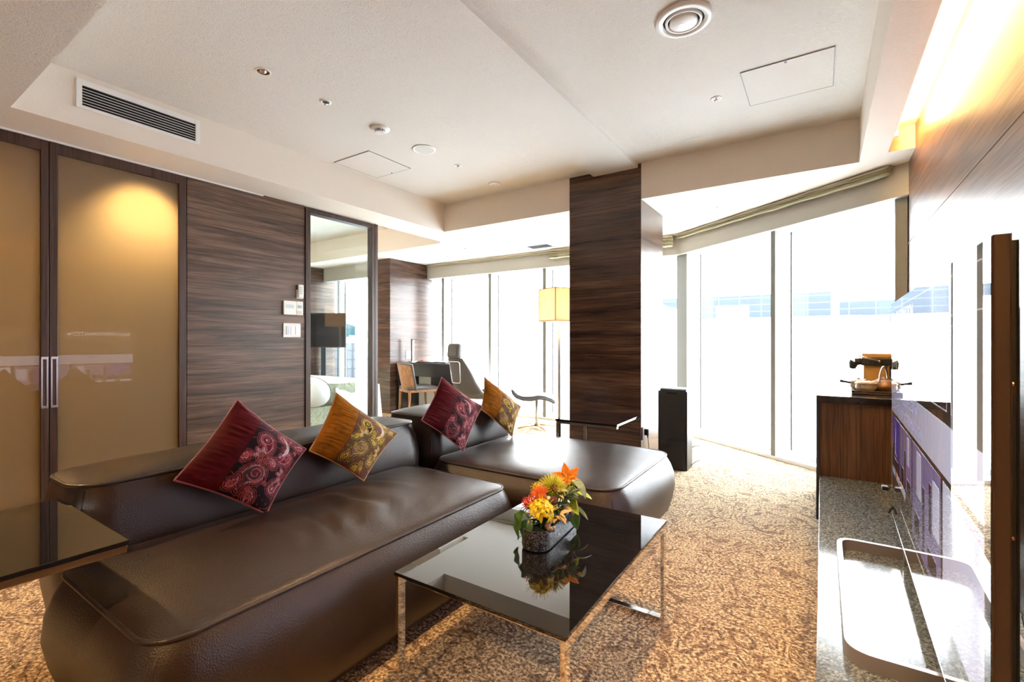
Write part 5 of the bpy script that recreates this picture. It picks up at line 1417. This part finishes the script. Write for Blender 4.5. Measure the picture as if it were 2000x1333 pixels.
# side profile: (s, z) from the top of the back down to the seat front
pr = [(-0.370, 0.925), (-0.345, 0.83), (-0.310, 0.72), (-0.265, 0.58), (-0.205, 0.46), (-0.11, 0.375), (0.02, 0.345), (0.18, 0.36), (0.33, 0.395), (0.42, 0.385)]
wd = [0.125, 0.15, 0.18, 0.215, 0.26, 0.295, 0.30, 0.295, 0.28, 0.25]
def sp(arr, u):
    x = u * (len(arr) - 1); i = min(int(x), len(arr) - 2); f = x - i
    a, b_ = arr[i], arr[i + 1]
    if isinstance(a, tuple): return tuple(p + (q - p) * f for p, q in zip(a, b_))
    return a + (b_ - a) * f
def ls(u, v, off=0.0, ws=1.0):
    a = (v - 0.5) * 2; s, z = sp(pr, u); w = sp(wd, u) * ws
    wing = 0.09 * (math.sin(PI * min(1, u * 1.15)) ** 0.8) * abs(a) ** 3
    return lM @ Vector((s + off * 0.8 + wing * 0.9 * (1 if u < .6 else .3), a * w, z + wing * (0.2 if u < 0.5 else 1.0) + off * (0.25 if u < .45 else 1.0)))
bm = B(); grid(bm, lambda u, v: ls(u, v), 40, 20, -0.018); obj('shell', bm, M['greyleather'], t, smooth=True)
bm = B(); grid(bm, lambda u, v: ls(0.03 + 0.95 * u, v, 0.012 + 0.035 * (math.sin(PI * v) ** 0.5) * (math.sin(PI * min(1, max(0.0, u))) ** 0.3 if 0 < u < 1 else 0), 0.93), 40, 20, 0.01); obj('seat_cushion', bm, plain('seat_leather_dark', (0.05, 0.045, 0.045), 0.45, noise_s=30, noise_amt=0.1), t, smooth=True)
bm = B(); tube(bm, [ls(0.0 + 0.98 * k / 30, 0.0) for k in range(31)], 0.006, 6); tube(bm, [ls(0.0 + 0.98 * k / 30, 1.0) for k in range(31)], 0.006, 6); obj('edge_piping', bm, M['satin'], t, smooth=True)
bm = B(); box(bm, -0.052, 0.052, -0.110, 0.110, -0.100, 0.100, 0.045, 5)
hm = lM @ Matrix.Translation((-0.375, 0, 1.018)) @ Matrix.Rotation(0.12, 4, 'Y'); bmesh.ops.transform(bm, matrix=hm, verts=bm.verts); obj('headrest', bm, M['greyleather'], t, smooth=True)
bm = B(); gp = rounded_path([(-0.390, -0.115, 0.880), (-0.390, 0.075, 0.880), (-0.355, 0.055, 0.600), (-0.355, -0.095, 0.600)], 0.03, 5)
tube(bm, [lM @ Vector((p[0] - 0.012, p[1], p[2])) for p in gp], 0.006, 8, closed=True); obj('wire_grip', bm, M['chrome'], t, smooth=True)
bm = B(); tube(bm, [lM @ Vector((-0.375 + 0.12 * k / 8, 0, 0.96 - 0.5 * k / 8)) + Vector((0, 0, 0)) for k in range(9)], 0.002, 5); obj('centre_seam', bm, M['black'], t)
bm = B(); tube(bm, [lM @ Vector((0.05, 0, 0.03)), lM @ Vector((0.05, 0, 0.34))], 0.024, 16); obj('column', bm, M['chrome'], t, smooth=True)
bm = B()
for k in range(4):
    a = k * PI / 2 + .4; tube(bm, [lM @ Vector((0.05, 0, 0.045)), lM @ Vector((0.05 + 0.30 * math.cos(a), 0.30 * math.sin(a), 0.012))], [0.016, 0.011], 8)
obj('star_base', bm, M['chrome'], t, smooth=True)

# footstool
fM = place((-3.16, 5.40), math.radians(20))
t = thing('footstool', 'grey leather curled footstool on a chrome pedestal by the study windows', 'footstool', (-3.16, 5.40, 0))
fp = [(-0.285, 0.520), (-0.265, 0.472), (-0.22, 0.432), (-0.14, 0.408), (-0.04, 0.410), (0.05, 0.430), (0.14, 0.425), (0.22, 0.398), (0.275, 0.375)]
def fs(u, v, off=0.0):
    a = (v - 0.5) * 2; s, z = sp(fp, u); w = 0.22 * (0.75 + 0.25 * math.sin(PI * u))
    return fM @ Vector((s, a * w, z + off - 0.025 * (1 - abs(a) ** 2)))
bm = B(); grid(bm, lambda u, v: fs(u, v), 28, 14, -0.030); obj('shell', bm, M['greyleather'], t, smooth=True)
bm = B(); grid(bm, lambda u, v: fs(0.05 + 0.9 * u, 0.04 + 0.92 * v, 0.006 + 0.045 * (math.sin(PI * v) * math.sin(PI * u)) ** 0.5 if 0 < u < 1 and 0 < v < 1 else 0.006), 28, 14, 0.006); obj('cushion', bm, M['greyleather'], t, smooth=True)
bm = B(); tube(bm, [fM @ Vector((0, 0, 0.02)), fM @ Vector((0, 0, 0.39))], [0.020, 0.018], 14); obj('column', bm, M['satin'], t, smooth=True)
bm = B()
for k in range(4):
    a = k * PI / 2 + .6; tube(bm, [fM @ Vector((0, 0, 0.04)), fM @ Vector((0.15 * math.cos(a), 0.15 * math.sin(a), 0.03)), fM @ Vector((0.27 * math.cos(a), 0.27 * math.sin(a), 0.010))], [0.016, 0.013, 0.009], 8)
obj('star_base', bm, plain('brass_base', (0.62, 0.45, 0.25), 0.3, 0.9, noise_s=20, noise_amt=0.1), t, smooth=True)

# ================================================================ BEDROOM
t = thing('bed', 'bed with white duvet and patterned green-gold throw behind the glass partition', 'bed', (-6.2, 3.85, 0))
def throw_mat():
    m, t_, b = nt('patterned_throw'); tc = N(t_, 'ShaderNodeTexCoord'); n1 = N(t_, 'ShaderNodeTexNoise', Scale=9.0, Detail=2.5, Distortion=3.5); t_.links.new(tc.outputs['Object'], n1.inputs['Vector'])
    rp = ramp(t_, [(0.36, (0.30, 0.24, 0.12)), (0.47, (0.45, 0.46, 0.33)), (0.54, (0.30, 0.38, 0.30)), (0.66, (0.55, 0.50, 0.34))]); t_.links.new(n1.outputs['Fac'], rp.inputs['Fac']); t_.links.new(rp.outputs['Color'], b.inputs['Base Color'])
    bp = N(t_, 'ShaderNodeBump', Strength=0.3, Distance=0.01); t_.links.new(n1.outputs['Fac'], bp.inputs['Height']); t_.links.new(bp.outputs['Normal'], b.inputs['Normal']); setb(b, rough=0.6, sheen=0.3); return m
TH = throw_mat()
body, top, pipe = puff_block(-7.3, -5.12, 3.30, 4.36, 0.34, 0.0, 0.06, 0.0, 0.02)
mo = obj('bed_base', body, TH, t, smooth=True); obj('top_panel', top, TH, mo, smooth=True)
body, top, pipe = puff_block(-7.3, -5.10, 3.66, 4.40, 0.61, 0.03, 0.12, 0.01, 0.0, z0=0.345, wr=lambda x, y: 0.012 * noise.noise(Vector((x * 3, y * 4, 2))))
to = obj('throw', body, TH, t, smooth=True); obj('top_panel', top, TH, to, smooth=True)
bm = B(); bmesh.ops.create_uvsphere(bm, u_segments=56, v_segments=32, radius=1.0)
for v in bm.verts:
    x, y, z = v.co; s_ = lambda q, e: math.copysign(abs(q) ** e, q)
    v.co = Vector((-5.72 + 0.77 * s_(x, 0.55), 3.47 + 0.19 * s_(y, 0.8), 0.51 + 0.205 * s_(z, 0.85) + 0.010 * noise.noise(Vector((x * 4, y * 4, z * 3)))))
obj('duvet', bm, M['linen'], t, smooth=True)
bm = B(); tube(bm, [(-5.72 + 0.772 * math.copysign(abs(math.cos(a)) ** .55, math.cos(a)), 3.55, 0.51 + 0.200 * math.copysign(abs(math.sin(a)) ** .85, math.sin(a))) for a in [2 * PI * k / 60 for k in range(60)]], 0.004, 6, closed=True); obj('duvet_piping', bm, M['greyleather'], t)
bm = B(); grid(bm, lambda u, v: Vector((-5.095 + 0.05 * v + 0.015 * v * math.sin(u * 14), 3.72 + 0.70 * u, 0.56 - 0.50 * v)), 30, 8, 0.004); obj('hanging_sheet', bm, M['linen'], t, smooth=True)

# wall television in the bedroom on an arm
fdir = math.radians(33.33)
bt = Matrix.Translation((-6.92, 4.55, 0)) @ Matrix.Rotation(fdir, 4, 'Z')
t = thing('bedroom_television', 'dark wall-mounted television seen through the glass partition', 'television', (-6.92, 4.55, 1.05))
bm = B(); box(bm, -0.35, 0.596, 0.0, 0.05, 1.043, 1.604, 0.004, M=bt); obj('housing', bm, M['blackmatte'], t)
bm = B(); box(bm, -0.335, 0.581, -0.003, 0.0, 1.062, 1.587, M=bt); obj('screen', bm, plain('matte_screen', (0.004, 0.005, 0.009), 0.35, spec=0.15, noise_s=4, noise_amt=0.05), t)
bm = B(); tube(bm, [bt @ Vector((-0.2, 0.05, 1.3)), bt @ Vector((-0.3, 0.28, 1.3)), Vector((-7.5, 4.95, 1.3))], 0.02, 8); obj('wall_arm', bm, M['black'], t)
bm = B(); tube(bm, [bt @ Vector((-0.02 + 0.05 * math.cos(a), 0.03, 1.044 + 0.075 * math.sin(a) - 0.0)) for a in [PI + PI * k / 14 for k in range(15)]], 0.004, 6); obj('cable', bm, M['black'], t, smooth=True)
bm = B(); bmesh.ops.create_icosphere(bm, subdivisions=1, radius=0.005, matrix=bt @ Matrix.Translation((-0.08, -0.004, 1.06))); obj('standby_light', bm, emit('standby', (0.9, 0.9, 0.8), 1.5), t)
# curtain panel by the bedroom window
t = thing('bedroom_curtain', 'narrow dark blue curtain edge beside the bedroom window', 'curtain', (-7.45, 5.2, 0))
bm = B(); grid(bm, lambda u, v: Vector((-7.52 + 0.14 * u, 5.19 + 0.018 * math.sin(u * 25), 0.02 + 1.05 * v)), 24, 4, 0.004); obj('cloth', bm, plain('navy_cloth', (0.03, 0.06, 0.10), 0.8, noise_s=30, noise_amt=0.1), t, smooth=True)

# ================================================================ OUTSIDE
# high floor: the ground lies far below
GZ = -38.0
bm = B(); box(bm, -900, 900, 7.5, 1500, GZ - 1, GZ)
m, tt, b = nt('city_ground'); tc = N(tt, 'ShaderNodeTexCoord'); vo = N(tt, 'ShaderNodeTexVoronoi', Scale=0.08); tt.links.new(tc.outputs['Object'], vo.inputs['Vector'])
rp = ramp(tt, [(0.0, (0.42, 0.44, 0.45)), (1.0, (0.66, 0.68, 0.70))]); tt.links.new(vo.outputs['Color'], rp.inputs['Fac']); tt.links.new(rp.outputs['Color'], b.inputs['Base Color']); setb(b, rough=0.9)
struct('ground', bm, m)
def facade_mat(name, wall, win, sx, sz):
    m, t_, b = nt(name); tc = N(t_, 'ShaderNodeTexCoord'); mp = N(t_, 'ShaderNodeMapping'); mp.inputs['Rotation'].default_value = (PI / 2, 0, 0); t_.links.new(tc.outputs['Object'], mp.inputs['Vector'])
    br = N(t_, 'ShaderNodeTexBrick', offset=0.0); br.inputs['Color1'].default_value = (*win, 1); br.inputs['Color2'].default_value = (*[c * 1.15 for c in win], 1); br.inputs['Mortar'].default_value = (*wall, 1)
    br.inputs['Scale'].default_value = 1.0; br.inputs['Brick Width'].default_value = sx; br.inputs['Row Height'].default_value = sz; br.inputs['Mortar Size'].default_value = sz * 0.07; br.inputs['Mortar Smooth'].default_value = 0.0
    t_.links.new(mp.outputs['Vector'], br.inputs['Vector']); t_.links.new(br.outputs['Color'], b.inputs['Base Color']); setb(b, rough=0.7); return m
FM1 = facade_mat('facade_blue_grey', (0.048, 0.057, 0.066), (0.020, 0.030, 0.042), 3.2, 1.1)
ROOF = plain('roof_white', (0.85, 0.86, 0.88), 0.8, noise_s=0.1, noise_amt=0.05)
WHITEB = plain('white_render', (0.82, 0.82, 0.84), 0.8, noise_s=0.05, noise_amt=0.05)
def building(label, cx, cy, wx, wy, top, rot, mat, group='office blocks across the street', rooftop=True):
    t = thing('building', label, 'building', (cx, cy, GZ), rot, group)
    bm = B(); box(bm, -wx / 2, wx / 2, -wy / 2, wy / 2, 0, top - GZ); obj('facade', bm, mat, t, world=False)
    if rooftop:
        bm = B(); box(bm, -wx * 0.5 - .2, wx * 0.5 + .2, -wy * 0.5 - .2, wy * 0.5 + .2, top - GZ, top - GZ + 0.5); obj('roof', bm, ROOF, t, world=False)
        rnd = random.Random(int(cx * 7 + cy)); bm = B()
        for k in range(6):
            a = rnd.uniform(-.42, .42) * wx; c = rnd.uniform(-.3, .3) * wy; w_ = rnd.uniform(.8, 2.2); box(bm, a - w_, a + w_, c - 1, c + 1, top - GZ + .5, top - GZ + rnd.uniform(1.2, 2.6))
        obj('rooftop_units', bm, ROOF, t, world=False)
    return t
building('pale blue-grey office block with rows of windows, beyond the right-hand windows', -18.0, 92.0, 38, 12, 8.7, 0.03, FM1, None, False)
building('blue-grey office block with window bands, right of the nearest block beyond the windows', 16.5, 92.0, 28, 12, 7.1, -0.05, FM1, None, False)
building('long low white-roofed building in front of the blue-grey office block', -22.0, 62.0, 50, 9, 3.2, 0.0, WHITEB, None)
building('low white-roofed building in front of the right-hand office block', 16.0, 74.0, 34, 9, 2.9, 0.0, WHITEB, None)
# town and green hill seen beyond the bedroom window
FM2 = facade_mat('facade_brown_grey', (0.016, 0.015, 0.018), (0.04, 0.04, 0.045), 4.0, 3.0)
building('grey-brown city block with small windows at the foot of the hill', 170 * math.cos(math.radians(141.6)), 170 * math.sin(math.radians(141.6)), 12, 12, 0.5, 0.7, FM2, None)
rnd = random.Random(9)
HG = [plain('house_white', (0.30, 0.31, 0.33), 0.8, noise_s=0.2, noise_amt=0.1), plain('house_grey', (0.030, 0.034, 0.040), 0.8, noise_s=0.2, noise_amt=0.2), plain('house_pale', (0.06, 0.065, 0.075), 0.8, noise_s=0.2, noise_amt=0.1)]
for k in range(7):
    for j in range(4):
        r_ = 70 + 15.5 * k; th = math.radians(139.6) + j * 13.5 / r_
        if k == 6 and j < 2: continue
        building('pale low-rise house among the town roofs below the hill', r_ * math.cos(th), r_ * math.sin(th), rnd.uniform(6, 8.5), rnd.uniform(6, 9), GZ + 3 + 4.6 * k * 0.9 + rnd.uniform(0, 4), 0.7 + rnd.uniform(-.1, .1), HG[(k + j) % 3], 'town houses below the hill', True)
m, tt, b = nt('hill_forest'); tc = N(tt, 'ShaderNodeTexCoord'); no = N(tt, 'ShaderNodeTexNoise', Scale=0.05, Detail=8.0); tt.links.new(tc.outputs['Object'], no.inputs['Vector'])
rp = ramp(tt, [(0.35, (0.006, 0.018, 0.021)), (0.65, (0.011, 0.030, 0.030))]); tt.links.new(no.outputs['Fac'], rp.inputs['Fac']); tt.links.new(rp.outputs['Color'], b.inputs['Base Color']); setb(b, rough=0.95, spec=0.05)
bm = B()
def hill(u, v):
    th = math.radians(138.5 + 24 * u); r = 620 + 260 * v
    h = 46 * math.sin(PI * v * 0.5) * (0.35 + 0.65 * math.sin(PI * u) ** 0.7) * (1.0 + 0.18 * noise.noise(Vector((u * 5, v * 2, 0)))) + 3 * noise.noise(Vector((u * 30, v * 14, 3)))
    return Vector((r * math.cos(th), r * math.sin(th), GZ + 1 + h * 2.0))
grid(bm, hill, 70, 24); o = obj('hill', bm, m, None, smooth=True); tag(o, 'forested green hill beyond the town, seen through the glass partition', 'hill')

# ================================================================ LIGHT
w = bpy.data.worlds.new('World'); scn.world = w; w.use_nodes = True; tw = w.node_tree; bg = tw.nodes['Background']
SKY = 5.6
tc = tw.nodes.new('ShaderNodeTexCoord'); sx_ = tw.nodes.new('ShaderNodeSeparateXYZ'); tw.links.new(tc.outputs['Generated'], sx_.inputs[0])
rp = tw.nodes.new('ShaderNodeValToRGB'); tw.links.new(sx_.outputs['Z'], rp.inputs[0])
e = rp.color_ramp.elements; e[0].position = 0.0; e[0].color = (0.98, 0.99, 1.0, 1); e[1].position = 0.9; e[1].color = (0.72, 0.86, 1.0, 1)
tw.links.new(rp.outputs[0], bg.inputs[0]); bg.inputs[1].default_value = SKY

def area(name, loc, rot, sx, sy, power, col, spread=180):
    l = bpy.data.lights.new(name, 'AREA'); l.shape = 'RECTANGLE'; l.size = sx; l.size_y = sy; l.energy = power; l.color = col; l.spread = math.radians(spread)
    o = bpy.data.objects.new(name, l); COL.objects.link(o); o.location = loc; o.rotation_euler = rot; return o
def spot(name, loc, target, power, col, size=70, blend=0.6, r=0.04):
    l = bpy.data.lights.new(name, 'SPOT'); l.energy = power; l.color = col; l.spot_size = math.radians(size); l.spot_blend = blend; l.shadow_soft_size = r
    o = bpy.data.objects.new(name, l); COL.objects.link(o); o.location = loc
    o.rotation_euler = (Vector(target) - Vector(loc)).to_track_quat('-Z', 'Y').to_euler(); return o
WARM = (1.0, 0.62, 0.28)
# dressing room behind the frosted doors
spot('dressing_downlight', (-4.50, 1.44, 2.34), (-4.19, 1.41, 1.92), 46, (1.0, 0.70, 0.36), 96, 1.0, 0.05)
spot('dressing_downlight', (-4.85, 0.2, 2.70), (-4.75, 0.2, 0), 40, (1.0, 0.62, 0.24), 130, 0.9, 0.08)
spot('dressing_downlight', (-4.85, -1.2, 2.70), (-4.75, -1.2, 0), 30, (1.0, 0.62, 0.24), 130, 0.9, 0.08)
# unseen lamps in the near part of the room
spot('unseen_room_lamp', (-3.75, 0.0, 2.44), (-2.3, 0.15, 0.3), 80, WARM, 80, 0.5, 0.05)
# ceiling downlight right of the beam; it sits just above the top of the picture
spot('ceiling_downlight', (-0.59, 1.56, 2.775), (-0.50, 1.62, 0.0), 52, (1.0, 0.60, 0.26), 66, 0.5, 0.03)
spot('unseen_room_lamp', (-0.9, -1.0, 2.44), (-0.7, -0.6, 0.0), 45, WARM, 100, 0.6, 0.05)  # added fill behind the camera to lift the room, no fitting modelled
spot('bedroom_downlight', (-6.4, 3.6, 2.76), (-6.4, 3.6, 0), 40, WARM, 120, 0.6, 0.05)

downlight(-0.59, 1.56, ZC, 0.044, M['copper'], 'copper-lined ceiling downlight right of the beam, nearer the camera than the round vent')

# ================================================================ CAMERA
cam = bpy.data.cameras.new('Camera'); co = bpy.data.objects.new('Camera', cam); COL.objects.link(co); scn.camera = co
cam.sensor_width = 36.0; cam.lens = 920.0 / 2000.0 * 36.0; cam.clip_start = 0.02; cam.clip_end = 3000
co.location = (0, 0, 1.15)
co.rotation_euler = (PI / 2, 0, math.atan2(605, 920))
cam.dof.use_dof = True; cam.dof.focus_distance = 2.6; cam.dof.aperture_fstop = 5.6
v = scn.view_settings
scn.display_settings.display_device = 'sRGB'
v.view_transform = 'Standard'; v.look = 'None'; v.exposure = 2.05; v.gamma = 1.0; v.use_curve_mapping = False
scn.cycles.max_bounces = 10; scn.cycles.diffuse_bounces = 6; scn.cycles.glossy_bounces = 5; scn.cycles.transmission_bounces = 6; scn.cycles.transparent_max_bounces = 12
scn.cycles.sample_clamp_indirect = 6.0
scn.cycles.use_denoising = True
